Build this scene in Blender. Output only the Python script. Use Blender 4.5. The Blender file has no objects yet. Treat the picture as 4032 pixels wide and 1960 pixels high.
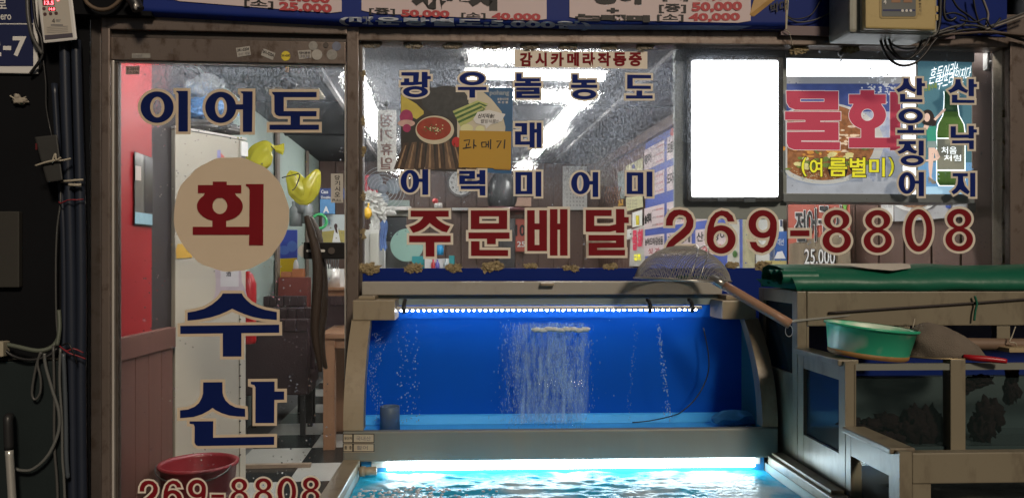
import bpy, bmesh, math, random
from mathutils import Vector, Matrix
random.seed(7)
SC = bpy.context.scene
COL = SC.collection

# ------------------------------------------------------------------ camera
FPX, CX, CY, DC, HC = 2990.0, 1980.0, 1025.0, 2.77, 1.25     # focal length in photo pixels, principal point, stand-off, eye height
cam_d = bpy.data.cameras.new('camera'); cam = bpy.data.objects.new('camera', cam_d); COL.objects.link(cam)
cam.location = (0, -DC, HC); cam.rotation_euler = (math.radians(90), 0, 0)
cam_d.sensor_width = 36; cam_d.lens = 36*FPX/4032
cam_d.shift_x = (2016-CX)/4032; cam_d.shift_y = (CY-980)/4032
cam_d.clip_start = 0.05; cam_d.clip_end = 500
SC.camera = cam
# ------------------------------------------------------------------ night sky
wd = bpy.data.worlds.new('World'); SC.world = wd; wd.use_nodes = True
nt = wd.node_tree; bg = nt.nodes['Background']
sky = nt.nodes.new('ShaderNodeTexSky'); sky.sky_type = 'NISHITA'; sky.sun_disc = False
SUN = Vector((0.30, -0.80, 0.56)).normalized()
sky.sun_elevation = math.asin(SUN.z); sky.sun_rotation = math.atan2(SUN.x, SUN.y)
nt.links.new(sky.outputs[0], bg.inputs[0]); bg.inputs[1].default_value = 0.006
# ------------------------------------------------------------------ one soft warm light from the street side
sd = bpy.data.lights.new('sun', 'SUN'); sun = bpy.data.objects.new('sun', sd); COL.objects.link(sun)
sd.energy = 1.45; sd.angle = math.radians(9); sd.color = (1.0, 0.84, 0.66)
sun.rotation_euler = (-SUN).to_track_quat('-Z', 'Y').to_euler(); sun.location = SUN*20
# ------------------------------------------------------------------ render look
SC.view_settings.view_transform = 'Standard'; SC.view_settings.look = 'None'
SC.view_settings.exposure = 0.22; SC.view_settings.gamma = 1.0
SC.render.engine = 'CYCLES'
SC.cycles.use_denoising = True
SC.cycles.max_bounces = 8; SC.cycles.transparent_max_bounces = 24; SC.cycles.transmission_bounces = 6
SC.cycles.glossy_bounces = 4; SC.cycles.diffuse_bounces = 4
SC.cycles.sample_clamp_indirect = 4.0
SC.cycles.caustics_reflective = False; SC.cycles.caustics_refractive = False

# ================================================================== helpers
class Fr:
    """a plan-rotated frame; px() meets the sight line of a photo point with the plane at local depth v"""
    def __init__(s, deg):
        a = math.radians(deg); s.c, s.s = math.cos(a), math.sin(a)
        s.cu, s.cv = s.loc(0, -DC)
    def loc(s, x, y): return (x*s.c + y*s.s, -x*s.s + y*s.c)
    def w(s, u, v, z): return (u*s.c - v*s.s, u*s.s + v*s.c, z)
    def px(s, X, Y, v):
        kx, kz = (X-CX)/FPX, -(Y-CY)/FPX
        du, dv = kx*s.c + s.s, -kx*s.s + s.c
        t = (v-s.cv)/dv
        return (s.cu+du*t, v, HC+kz*t)
    def pw(s, X, Y, v): return s.w(*s.px(X, Y, v))
F = Fr(4.4)      # the building
T = Fr(2.2)      # the tanks on the pavement
W0 = Fr(0)
class Plane:
    """vertical plane through two plan points; __call__(px,py,lift) gives the point seen there, lifted towards the street"""
    def __init__(s, P, Q):
        s.P = Vector((P[0], P[1], 0)); d = Vector((Q[0]-P[0], Q[1]-P[1], 0)).normalized()
        s.d = d; n = Vector((d.y, -d.x, 0))
        if n.dot(Vector((0, -DC, 0))-s.P) < 0: n = -n
        s.n = n
    def __call__(s, X, Y, h=0):
        o = Vector((0, -DC, HC)); r = Vector(((X-CX)/FPX, 1, -(Y-CY)/FPX))
        t = (s.P+s.n*h-o).dot(s.n)/r.dot(s.n)
        return tuple(o+r*t)
def fplane(v): return Plane(F.w(-3, v, 0), F.w(3, v, 0))
def tplane(v): return Plane(T.w(-3, v, 0), T.w(3, v, 0))

MATS = {}
def node(nt, t, **k):
    n = nt.nodes.new(t)
    for a, b in k.items(): setattr(n, a, b)
    return n
def mat(name, col, rough=0.5, metal=0.0, var=0.12, scale=6.0, bump=0.0, bscale=80.0, emit=0.0, ecol=None, spec=0.5, dirt=None, dscale=9.0, damt=0.5, stretch=(1,1,1), coat=0.0, trans=0.0, transl=0.0):
    if name in MATS: return MATS[name]
    m = bpy.data.materials.new(name); m.use_nodes = True; nt = m.node_tree; L = nt.links
    b = nt.nodes['Principled BSDF']; b.inputs['Roughness'].default_value = rough
    b.inputs['Metallic'].default_value = metal; b.inputs['Specular IOR Level'].default_value = spec
    b.inputs['Coat Weight'].default_value = coat
    tc = node(nt, 'ShaderNodeTexCoord'); mp = node(nt, 'ShaderNodeMapping'); mp.inputs['Scale'].default_value = stretch
    L.new(tc.outputs['Object'], mp.inputs[0])
    c = (*col, 1)
    if var > 0 or dirt:
        nz = node(nt, 'ShaderNodeTexNoise'); nz.inputs['Scale'].default_value = scale; nz.inputs['Detail'].default_value = 5
        L.new(mp.outputs[0], nz.inputs[0])
        mx = node(nt, 'ShaderNodeMix', data_type='RGBA')
        mx.inputs['A'].default_value = tuple(min(1, x*(1-var)) for x in col)+(1,)
        mx.inputs['B'].default_value = tuple(min(1, x*(1+var)) for x in col)+(1,)
        L.new(nz.outputs[0], mx.inputs['Factor']); out = mx.outputs['Result']
        if dirt:
            n2 = node(nt, 'ShaderNodeTexNoise'); n2.inputs['Scale'].default_value = dscale; n2.inputs['Detail'].default_value = 8; n2.inputs['Roughness'].default_value = 0.65
            L.new(mp.outputs[0], n2.inputs[0])
            rp = node(nt, 'ShaderNodeValToRGB'); rp.color_ramp.elements[0].position = 0.52; rp.color_ramp.elements[1].position = 0.68
            rp.color_ramp.elements[1].color = (damt, damt, damt, 1)
            L.new(n2.outputs[0], rp.inputs[0])
            m2 = node(nt, 'ShaderNodeMix', data_type='RGBA'); L.new(rp.outputs[0], m2.inputs['Factor']); L.new(out, m2.inputs['A'])
            m2.inputs['B'].default_value = (*dirt, 1); out = m2.outputs['Result']
        L.new(out, b.inputs['Base Color'])
        if emit and ecol is None: L.new(out, b.inputs['Emission Color'])
    else:
        b.inputs['Base Color'].default_value = c
        if emit and ecol is None: b.inputs['Emission Color'].default_value = c
    if emit:
        b.inputs['Emission Strength'].default_value = emit
        if ecol: b.inputs['Emission Color'].default_value = (*ecol, 1)
    if bump:
        n3 = node(nt, 'ShaderNodeTexNoise'); n3.inputs['Scale'].default_value = bscale; n3.inputs['Detail'].default_value = 6
        L.new(mp.outputs[0], n3.inputs[0])
        bp = node(nt, 'ShaderNodeBump'); bp.inputs['Strength'].default_value = bump; bp.inputs['Distance'].default_value = 0.01
        L.new(n3.outputs[0], bp.inputs['Height']); L.new(bp.outputs[0], b.inputs['Normal'])
    if transl:  # paper or film that glows when lit from behind
        o = nt.nodes['Material Output']; tl = node(nt, 'ShaderNodeBsdfTranslucent'); tl.inputs[0].default_value = (*[min(1, x*1.1) for x in col], 1)
        ms = node(nt, 'ShaderNodeMixShader'); ms.inputs[0].default_value = transl
        L.new(b.outputs[0], ms.inputs[1]); L.new(tl.outputs[0], ms.inputs[2]); L.new(ms.outputs[0], o.inputs[0])
    if trans:   # thin plastic film that lets some light through
        o = nt.nodes['Material Output']; tr = node(nt, 'ShaderNodeBsdfTransparent'); tr.inputs[0].default_value = (*[min(1, x*1.2+.2) for x in col], 1)
        ms = node(nt, 'ShaderNodeMixShader'); ms.inputs[0].default_value = trans
        L.new(b.outputs[0], ms.inputs[1]); L.new(tr.outputs[0], ms.inputs[2]); L.new(ms.outputs[0], o.inputs[0])
    MATS[name] = m; return m

def tag(o, label=None, cat=None, group=None, kind=None):
    if label: o['label'] = label
    if cat: o['category'] = cat
    if group: o['group'] = group
    if kind: o['kind'] = kind
    return o
def thing(name, label, cat, group=None):
    o = bpy.data.objects.new(name, None); COL.objects.link(o); o.empty_display_size = 0.05
    return tag(o, label, cat, group)
def ob(name, bm, m, parent=None, smooth=False, label=None, cat=None, group=None, kind=None):
    me = bpy.data.meshes.new(name)
    bmesh.ops.recalc_face_normals(bm, faces=bm.faces)
    bm.to_mesh(me); bm.free()
    if smooth:
        for p in me.polygons: p.use_smooth = True
    for x in (m if isinstance(m, (list, tuple)) else [m]): me.materials.append(x)
    o = bpy.data.objects.new(name, me); COL.objects.link(o); o.parent = parent
    return tag(o, label, cat, group, kind)
def hexa(bm, P):
    """box from 8 points: bottom four (ccw) then top four"""
    v = [bm.verts.new(p) for p in P]
    for f in ((0,1,2,3),(4,5,6,7),(0,1,5,4),(1,2,6,5),(2,3,7,6),(3,0,4,7)): bm.faces.new([v[i] for i in f])
def bx(bm, fr, u0, u1, v0, v1, z0, z1):
    hexa(bm, [fr.w(u0,v0,z0),fr.w(u1,v0,z0),fr.w(u1,v1,z0),fr.w(u0,v1,z0),fr.w(u0,v0,z1),fr.w(u1,v0,z1),fr.w(u1,v1,z1),fr.w(u0,v1,z1)])
def bev(bm, w, seg=2):
    if w: bmesh.ops.bevel(bm, geom=list(bm.edges), offset=w, segments=seg, affect='EDGES', profile=0.6)
def box(name, fr, u0, u1, v0, v1, z0, z1, m, parent=None, w=0.0, **k):
    bm = bmesh.new(); bx(bm, fr, min(u0,u1), max(u0,u1), min(v0,v1), max(v0,v1), min(z0,z1), max(z0,z1)); bev(bm, w)
    return ob(name, bm, m, parent, **k)
def pbox(name, fr, x0, y0, x1, y1, v0, v1, m, parent=None, w=0.0, **k):
    """box whose street-side face fills a photo rectangle at local depth v0"""
    a = fr.px(x0, y1, v0); b = fr.px(x1, y0, v0)
    return box(name, fr, a[0], b[0], v0, v1, a[2], b[2], m, parent, w, **k)
def smoothpath(P, n=6):
    P = [Vector(p) for p in P]
    if len(P) < 3: return P
    out = []
    for i in range(len(P)-1):
        p0 = P[max(i-1,0)]; p1 = P[i]; p2 = P[i+1]; p3 = P[min(i+2,len(P)-1)]
        for k in range(n):
            t = k/n
            out.append(0.5*((2*p1)+(p2-p0)*t+(2*p0-5*p1+4*p2-p3)*t*t+(3*p1-p0-3*p2+p3)*t**3))
    out.append(P[-1]); return out
def tube(bm, P, r, n=6, sm=5, cap=True):
    """round tube along points; r a number or a function of 0..1"""
    Q = smoothpath(P, sm) if sm > 1 else [Vector(p) for p in P]
    rings = []; prev = None
    for i, p in enumerate(Q):
        d = (Q[min(i+1,len(Q)-1)]-Q[max(i-1,0)]); d = d.normalized() if d.length > 1e-9 else Vector((0,0,1))
        if prev is None:
            a = d.orthogonal().normalized()
        else:
            a = (prev-d*prev.dot(d)); a = a.normalized() if a.length > 1e-6 else d.orthogonal().normalized()
        prev = a; b = d.cross(a)
        rr = r(i/(len(Q)-1)) if callable(r) else r
        rings.append([bm.verts.new(p+a*math.cos(2*math.pi*k/n)*rr+b*math.sin(2*math.pi*k/n)*rr) for k in range(n)])
    for A, B in zip(rings, rings[1:]):
        for k in range(n): bm.faces.new((A[k], A[(k+1)%n], B[(k+1)%n], B[k]))
    if cap and n > 2:
        bm.faces.new(rings[0][::-1]); bm.faces.new(rings[-1])
def tubeo(name, P, r, m, parent=None, n=6, sm=5, **k):
    bm = bmesh.new(); tube(bm, P, r, n, sm); return ob(name, bm, m, parent, smooth=True, **k)
def lathe(bm, c, prof, n=24, sx=1.0, sy=1.0, M=None):
    """revolve (r,z) pairs about the upright line through c"""
    rings = []
    for r, z in prof:
        ring = []
        for k in range(n):
            p = Vector((r*sx*math.cos(2*math.pi*k/n), r*sy*math.sin(2*math.pi*k/n), z))
            if M: p = M @ p
            ring.append(bm.verts.new(Vector(c)+p))
        rings.append(ring)
    for A, B in zip(rings, rings[1:]):
        for k in range(n): bm.faces.new((A[k], A[(k+1)%n], B[(k+1)%n], B[k]))
    return rings
def blob(bm, c, r, amp=0.25, sub=2, seed=0, sc=(1,1,1), freq=2.2):
    from mathutils import noise
    g = bmesh.ops.create_icosphere(bm, subdivisions=sub, radius=1.0)
    for v in g['verts']:
        d = v.co.normalized(); k = 1+amp*noise.noise(d*freq+Vector((seed*3.7, seed*1.3, seed)))+amp*.5*noise.noise(d*freq*2.3+Vector((seed, 5, 2)))
        v.co = Vector(c)+Vector((d.x*sc[0], d.y*sc[1], d.z*sc[2]))*r*k
# ---- flat print: shapes drawn on a mapping S(x, y, lift)
def ell(cx, cy, rx, ry, n=40, a0=0.0, a1=2*math.pi):
    return [(cx+rx*math.cos(a0+(a1-a0)*k/n), cy+ry*math.sin(a0+(a1-a0)*k/n)) for k in range(n if abs(a1-a0) > 6.28 else n+1)]
def poly(bm, S, pts, h):
    vs = [bm.verts.new(S(x, y, h)) for x, y in pts]
    f = bm.faces.new(vs); f.normal_update()
    if len(vs) > 4: bmesh.ops.triangulate(bm, faces=[f])
def ring(bm, S, o, i, h):
    A = [bm.verts.new(S(x, y, h)) for x, y in o]; B = [bm.verts.new(S(x, y, h)) for x, y in i]; n = len(A)
    for k in range(n): bm.faces.new((A[k], A[(k+1)%n], B[(k+1)%n], B[k]))
def grow(pts, d):
    """push a polygon outwards by d (mitred)"""
    n = len(pts); ar = sum(pts[i][0]*pts[(i+1)%n][1]-pts[(i+1)%n][0]*pts[i][1] for i in range(n))
    s = 1 if ar > 0 else -1; out = []
    for i in range(n):
        p0, p1, p2 = Vector(pts[i-1]), Vector(pts[i]), Vector(pts[(i+1)%n])
        a = (p1-p0).normalized(); b = (p2-p1).normalized()
        na = Vector((a.y, -a.x))*s; nb = Vector((b.y, -b.x))*s
        m = na+nb; m = m.normalized() if m.length > 1e-6 else na
        k = d/max(0.45, m.dot(na)); q = p1+m*k; out.append((q.x, q.y))
    return out
def prnt(name, S, shapes, m, parent, h, **k):
    """shapes: lists of points, or ('ring', outer, inner)"""
    bm = bmesh.new()
    for j, s in enumerate(shapes):
        hh = h+0.00004*j
        if s and s[0] == 'ring': ring(bm, S, s[1], s[2], hh)
        else: poly(bm, S, s, hh)
    return ob(name, bm, m, parent, **k)
def rc(x0, y0, x1, y1): return [(x0,y0),(x1,y0),(x1,y1),(x0,y1)]
def rrc(x0, y0, x1, y1, r, n=5):
    o = []
    for cx, cy, a in ((x1-r,y1-r,0),(x0+r,y1-r,90),(x0+r,y0+r,180),(x1-r,y0+r,270)):
        for k in range(n+1):
            t = math.radians(a+90*k/n); o.append((cx+r*math.cos(t), cy+r*math.sin(t)))
    return o
TXT = {}
def text_geo(s, bold):
    """letter outlines of a string, scaled to a unit box"""
    if (s, bold) in TXT: return TXT[(s, bold)]
    cu = bpy.data.curves.new('t', 'FONT'); cu.body = s; cu.size = 1; cu.offset = bold; cu.fill_mode = 'BOTH'; cu.resolution_u = 3
    o = bpy.data.objects.new('t', cu); me = bpy.data.meshes.new_from_object(o)
    V = [(v.co.x, v.co.y) for v in me.vertices]; P = [tuple(p.vertices) for p in me.polygons]
    bpy.data.objects.remove(o); bpy.data.curves.remove(cu); bpy.data.meshes.remove(me)
    if not V: V = [(0,0),(1,0),(1,1)]; P = []
    xs = [a for a, _ in V]; ys = [b for _, b in V]; w = max(xs)-min(xs) or 1; h = max(ys)-min(ys) or 1
    V = [((a-min(xs))/w, 1-(b-min(ys))/h) for a, b in V]
    TXT[(s, bold)] = (V, P); return V, P
def text(name, S, s, x0, y0, x1, y1, m, parent, h, bold=0.02, skew=0.0, mirror=False, tilt=0.0, **k):
    V, P = text_geo(s, bold); bm = bmesh.new(); vs = []
    for a, b in V:
        if mirror: a = 1-a
        x = x0+(x1-x0)*a+skew*(0.5-b)*(y1-y0); y = y0+(y1-y0)*b+tilt*(a-0.5)*(x1-x0)
        vs.append(bm.verts.new(S(x, y, h)))
    for p in P:
        try: bm.faces.new([vs[i] for i in p])
        except ValueError: pass
    return ob(name, bm, m, parent, **k)
# ================================================================== materials
STEEL = mat('weathered_steel', (.21,.168,.145), .34, .5, .25, 5, .06, 200, dirt=(.07,.04,.022), dscale=24, damt=.75, stretch=(1,1,.6))
STEELD = mat('dark_steel', (.085,.07,.062), .45, .35, .3, 6, .05, 150, dirt=(.045,.028,.018), dscale=18, damt=.7)
ALU = mat('brushed_aluminium', (.62,.59,.55), .30, .3, .12, 12, 0)
BLACK = mat('black_paint', (.0055,.006,.0075), .7, 0, .3, 4, .05, 60, spec=.12)
BLKPL = mat('black_plastic', (.02,.02,.021), .42, 0, .2, 20)
DGREEN = mat('dark_green_panel', (.014,.021,.022), .5, 0, .25, 7, .03, 90, spec=.3)
TAN = mat('tan_vinyl_edge', (.66,.54,.40), .5, 0, .05, 14)
TANL = mat('pale_vinyl_edge', (.80,.72,.61), .5, 0, .05, 14)
NAVY = mat('navy_vinyl', (.004,.013,.095), .6, 0, .1, 20, spec=.12)
DRED = mat('dark_red_vinyl', (.20,.007,.013), .6, 0, .1, 20, spec=.15)
BEIGE = mat('beige_fibreglass', (.32,.265,.185), .38, 0, .08, 7, .02, 160, dirt=(.13,.09,.055), dscale=13, damt=.6, stretch=(1,1,.4))
BEIGER = mat('darker_tier_fibreglass', (.235,.205,.145), .38, 0, .10, 7, .02, 160, dirt=(.085,.06,.04), dscale=12, damt=.6, stretch=(1,1,.4))  # darker beige for the stepped tank
BEIGEP = mat('pale_fibreglass', (.36,.34,.30), .4, 0, .08, 7, .02, 160, dirt=(.20,.17,.12), dscale=8, damt=.35)
WOODD = mat('reddish_plank', (.125,.055,.042), .5, 0, .2, 5, .05, 60, stretch=(6,6,.6))
BEIGES = mat('stained_fibreglass', (.18,.19,.17), .42, 0, .14, 9, .03, 120, dirt=(.22,.19,.14), dscale=10, damt=.45, stretch=(1,1,.18))
BLUEP = mat('blue_sheet', (.002,.018,.17), .5, 0, .12, 5, spec=.15)
WOODB = mat('brown_plank', (.125,.073,.058), .5, 0, .18, 5, .05, 60, stretch=(6,6,.6))
WOODT = mat('table_wood', (.30,.155,.085), .42, 0, .2, 6, .03, 60, stretch=(8,8,.8))
RED = mat('red_wall_paint', (.30,.014,.018), .38, 0, .08, 3)
MINT = mat('mint_wall_paint', (.34,.42,.385), .6, 0, .06, 3)
CEIL = mat('grey_ceiling', (.045,.046,.052), .65, 0, .15, 5, .03, 40)
CREAM = mat('cream_enamel', (.40,.37,.31), .4, 0, .05, 4)
WHITE = mat('white_plastic', (.72,.71,.69), .4, 0, .05, 9)
PAPER = mat('white_paper', (.74,.73,.70), .75, 0, .06, 9)
PINK = mat('pink_paper', (.68,.56,.57), .6, 0, .05, 9)
INK = mat('black_ink', (.015,.014,.016), .6, 0, 0)
INKG = mat('grey_ink', (.20,.19,.19), .6, 0, 0)
REDI = mat('red_ink', (.48,.05,.06), .6, 0, 0)
YEL = mat('yellow_print', (.72,.58,.04), .55, 0, .05, 9)
MUST = mat('mustard_paper', (.56,.33,.05), .7, 0, .08, 9)
BANB = mat('blue_banner_vinyl', (.012,.03,.20), .55, 0, .12, 5, spec=.2)
BANS = mat('blue_poster', (.075,.115,.42), .5, 0, .08, 5)
LEATH = mat('brown_leather', (.045,.026,.028), .38, 0, .2, 14, .15, 90)
CABLE = mat('black_cable', (.012,.012,.013), .45, 0, .1, 20)
CABG = mat('grey_cable', (.075,.075,.072), .45, 0, .1, 20)
FOAM = mat('dried_sealant', (.34,.27,.15), .8, 0, .5, 60, .6, 150, dirt=(.05,.03,.015), dscale=70, damt=.8)
LETW = mat('white_print', (.74,.73,.71), .55, 0, .03, 9)
BOXC = mat('cream_steel_box', (.52,.40,.17), .42, 0, .06, 6, dirt=(.25,.17,.06), dscale=14, damt=.35)
BOXG = mat('grey_steel_box', (.36,.36,.31), .45, 0, .1, 8, dirt=(.16,.13,.09), dscale=11, damt=.5)
TARP = mat('green_tarpaulin', (.008,.13,.075), .42, 0, .15, 6, .12, 40)
TARPW = mat('white_tarpaulin', (.60,.55,.48), .5, 0, .1, 6)
def glass_mat(name, refl=1.0, tint=(1,1,1), streak=None):
    """clear sheet: transparent with a Fresnel sheen, and optional droplets that bend the light behind"""
    m = bpy.data.materials.new(name); m.use_nodes = True; nt = m.node_tree; L = nt.links
    nt.nodes.remove(nt.nodes['Principled BSDF']); o = nt.nodes['Material Output']
    tr = node(nt, 'ShaderNodeBsdfTransparent'); tr.inputs[0].default_value = (*tint, 1)
    gl = node(nt, 'ShaderNodeBsdfGlossy'); gl.inputs['Roughness'].default_value = 0.02
    fr = node(nt, 'ShaderNodeFresnel'); fr.inputs[0].default_value = 1.45
    mu = node(nt, 'ShaderNodeMath', operation='MULTIPLY'); mu.inputs[1].default_value = refl; L.new(fr.outputs[0], mu.inputs[0])
    ms = node(nt, 'ShaderNodeMixShader'); L.new(mu.outputs[0], ms.inputs[0]); L.new(tr.outputs[0], ms.inputs[1]); L.new(gl.outputs[0], ms.inputs[2])
    out = ms.outputs[0]
    if streak:
        z0, z1, amt, u0 = streak
        tc = node(nt, 'ShaderNodeTexCoord'); sp = node(nt, 'ShaderNodeSeparateXYZ'); L.new(tc.outputs['Object'], sp.inputs[0])
        mp = node(nt, 'ShaderNodeMapping'); mp.inputs['Scale'].default_value = (1, 1, .55); L.new(tc.outputs['Object'], mp.inputs[0])
        n1 = node(nt, 'ShaderNodeTexNoise'); n1.inputs['Scale'].default_value = 185; n1.inputs['Detail'].default_value = 2; L.new(mp.outputs[0], n1.inputs[0])
        n2 = node(nt, 'ShaderNodeTexNoise'); n2.inputs['Scale'].default_value = 3.5; n2.inputs['Detail'].default_value = 3; L.new(tc.outputs['Object'], n2.inputs[0])
        r1 = node(nt, 'ShaderNodeMapRange'); r1.inputs[1].default_value = .43; r1.inputs[2].default_value = .57; r1.inputs[3].default_value = .10; L.new(n1.outputs[0], r1.inputs[0])
        rz = node(nt, 'ShaderNodeMapRange'); rz.inputs[1].default_value = z0; rz.inputs[2].default_value = z1; L.new(sp.outputs[2], rz.inputs[0])
        ru = node(nt, 'ShaderNodeMapRange'); ru.inputs[1].default_value = u0; ru.inputs[2].default_value = u0-.35; L.new(sp.outputs[0], ru.inputs[0])
        r2 = node(nt, 'ShaderNodeMapRange'); r2.inputs[1].default_value = .3; r2.inputs[2].default_value = .62; r2.inputs[3].default_value = .35; L.new(n2.outputs[0], r2.inputs[0])
        a = node(nt, 'ShaderNodeMath', operation='MULTIPLY'); L.new(r1.outputs[0], a.inputs[0]); L.new(rz.outputs[0], a.inputs[1])
        b = node(nt, 'ShaderNodeMath', operation='MULTIPLY'); L.new(a.outputs[0], b.inputs[0]); L.new(r2.outputs[0], b.inputs[1])
        c = node(nt, 'ShaderNodeMath', operation='MULTIPLY'); L.new(b.outputs[0], c.inputs[0]); L.new(ru.outputs[0], c.inputs[1])
        d = node(nt, 'ShaderNodeMath', operation='MULTIPLY'); d.inputs[1].default_value = amt; L.new(c.outputs[0], d.inputs[0])
        # scattered single drops lower down
        vo = node(nt, 'ShaderNodeTexVoronoi'); vo.inputs['Scale'].default_value = 46; L.new(tc.outputs['Object'], vo.inputs[0])
        rv = node(nt, 'ShaderNodeMapRange'); rv.inputs[1].default_value = .17; rv.inputs[2].default_value = .11; L.new(vo.outputs['Distance'], rv.inputs[0])
        n4 = node(nt, 'ShaderNodeTexNoise'); n4.inputs['Scale'].default_value = 9; L.new(tc.outputs['Object'], n4.inputs[0])
        r4 = node(nt, 'ShaderNodeMapRange'); r4.inputs[1].default_value = .52; r4.inputs[2].default_value = .6; L.new(n4.outputs[0], r4.inputs[0])
        e = node(nt, 'ShaderNodeMath', operation='MULTIPLY'); L.new(rv.outputs[0], e.inputs[0]); L.new(r4.outputs[0], e.inputs[1])
        mxx = node(nt, 'ShaderNodeMath', operation='MAXIMUM'); L.new(d.outputs[0], mxx.inputs[0]); L.new(e.outputs[0], mxx.inputs[1])
        bp = node(nt, 'ShaderNodeBump'); bp.inputs['Strength'].default_value = .16; bp.inputs['Distance'].default_value = .004; L.new(n1.outputs[0], bp.inputs['Height'])
        rf = node(nt, 'ShaderNodeBsdfRefraction'); rf.inputs['IOR'].default_value = 1.28; rf.inputs['Roughness'].default_value = .15; L.new(bp.outputs[0], rf.inputs['Normal'])
        tl = node(nt, 'ShaderNodeBsdfTranslucent'); tl.inputs[0].default_value = (.62,.68,.78,1)
        mm = node(nt, 'ShaderNodeMixShader'); mm.inputs[0].default_value = .30; L.new(rf.outputs[0], mm.inputs[1]); L.new(tl.outputs[0], mm.inputs[2])
        m3 = node(nt, 'ShaderNodeMixShader'); L.new(mxx.outputs[0], m3.inputs[0]); L.new(out, m3.inputs[1]); L.new(mm.outputs[0], m3.inputs[2]); out = m3.outputs[0]
    L.new(out, o.inputs[0]); MATS[name] = m; return m
GLASSW = glass_mat('wet_window_glass', 1.0, (.97,.98,.98), (1.44, 1.72, .80, 1.05))
GLASSD = glass_mat('door_glass', 1.0, (.97,.98,.98), (1.70, 1.93, .6, 5))
GLASST = glass_mat('tank_glass', .02, (.93,.97,.98))
TUBE = mat('lit_tube', (1,1,1), .5, 0, 0, emit=58.0, ecol=(1.0,.985,.95))

# ================================================================== ground and shell of the building
def struct(name, fr, u0, u1, v0, v1, z0, z1, m, **k): return tag(box(name, fr, u0, u1, v0, v1, z0, z1, m, **k), kind='structure')
ASPH = mat('night_asphalt', (.05,.05,.052), .7, 0, .3, 9, .3, 120)
bm = bmesh.new(); g = [(-60,-60),(60,-60),(60,60),(-60,60)]
bm.faces.new([bm.verts.new((x, y, -.16)) for x, y in g]); ob('ground', bm, ASPH, kind='structure')
CZ = 2.42
room_floor = struct('floor', F, -1.75, 2.1, .02, 6.5, -.12, -.006, mat('grout', (.10,.10,.10), .7))
struct('ceiling', F, -1.75, 2.1, .03, 6.5, CZ, CZ+.12, CEIL)
struct('wall_left', F, -1.85, -1.69, .35, 6.5, -.006, CZ, MINT)
wall_back = struct('wall_back', F, -1.69, 1.75, 6.34, 6.5, -.006, CZ, WOODB)
# the party wall on the right: a long far length and a short splayed near length
P0, P1, P2 = F.w(1.66, 6.34, 0), F.w(1.66, .78, 0), F.w(1.93, .06, 0)
WR1, WR2 = Plane(P0, P1), Plane(P1, P2)
def wallseg(name, P, Q, t, z0, z1, m, parent=None, w=0, **k):
    d = Vector((Q[0]-P[0], Q[1]-P[1], 0)).normalized(); n = Vector((-d.y, d.x, 0))*t
    A, B = Vector((P[0],P[1],0)), Vector((Q[0],Q[1],0)); bm = bmesh.new(); up = Vector((0,0,1))
    hexa(bm, [A+up*z0, B+up*z0, B+n+up*z0, A+n+up*z0, A+up*z1, B+up*z1, B+n+up*z1, A+n+up*z1]); bev(bm, w, 1)
    return ob(name, bm, m, parent, **k)
wall_right = tag(wallseg('wall_right', F.w(1.685,6.34,0), F.w(1.685,.78,0), .1, -.006, CZ, BLKPL), kind='structure')
wall_near = tag(wallseg('wall_near_right', F.w(1.685,.78,0), F.w(1.955,.05,0), .1, -.006, CZ, BLKPL), kind='structure')
def planks(P, Q, n, parent, z0=-.004, z1=CZ-.003, t=.014, gap=.0035, off=0.0):
    P, Q = Vector(P), Vector(Q); d = (Q-P)/n; ln = d.length; dd = d.normalized()
    for k in range(n):
        a = P+d*k+dd*gap; b = P+d*(k+1)-dd*gap
        wallseg('plank', a, b, t, z0, z1, WOODB, parent, w=.0025)
planks(P0, P1, 46, wall_right); planks(P1, P2, 6, wall_near)
planks(F.w(-1.68, 6.335, 0), F.w(1.65, 6.335, 0), 18, wall_back, t=-.014)
# checked floor tiles
TL = .39
tileW = mat('white_floor_tile', (.46,.45,.42), .22, 0, .1, 5); tileK = mat('black_floor_tile', (.022,.025,.026), .22, 0, .2, 6)
tm = {}
for i in range(-5, 6):
    for j in range(0, 17):
        u = -1.485+i*TL; v = 2.01-5*TL+j*TL
        if u < -1.75 or u+TL > 1.72 or v < .03 or v+TL > 6.4: continue
        k = (i+j) % 2
        if k not in tm:
            bm = bmesh.new(); bx(bm, F, 0, TL-.003, 0, TL-.003, -.006, 0); bev(bm, .0015, 1)
            o = ob('floor_tile', bm, tileW if k else tileK, room_floor); tm[k] = o
        else:
            o = tm[k].copy(); COL.objects.link(o); o.parent = room_floor
        o.location = F.w(u, v, 0)
# ------------------------------------------------------------------ left inside wall: red paint over a plank dado
wall_red = tag(box('wall_red', W0, -1.60, -1.48, -.085, .43, .955, CZ, RED), kind='structure')
tag(box('wall_dark', W0, -1.62, -1.49, .432, .78, -.006, CZ, mat('dark_brown_wall', (.03,.024,.026), .5)), kind='structure')
dado = thing('plank_dado', 'brown plank dado below the red wall inside the glass door', 'wainscot')
box('top_rail', W0, -1.60, -1.455, -.085, .61, .865, .955, WOODD, dado, w=.004)
for k in range(6):
    box('plank', W0, -1.60, -1.466, -.085+k*.115+.002, -.085+(k+1)*.115-.002, -.004, .864, WOODD, dado, w=.002)
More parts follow.
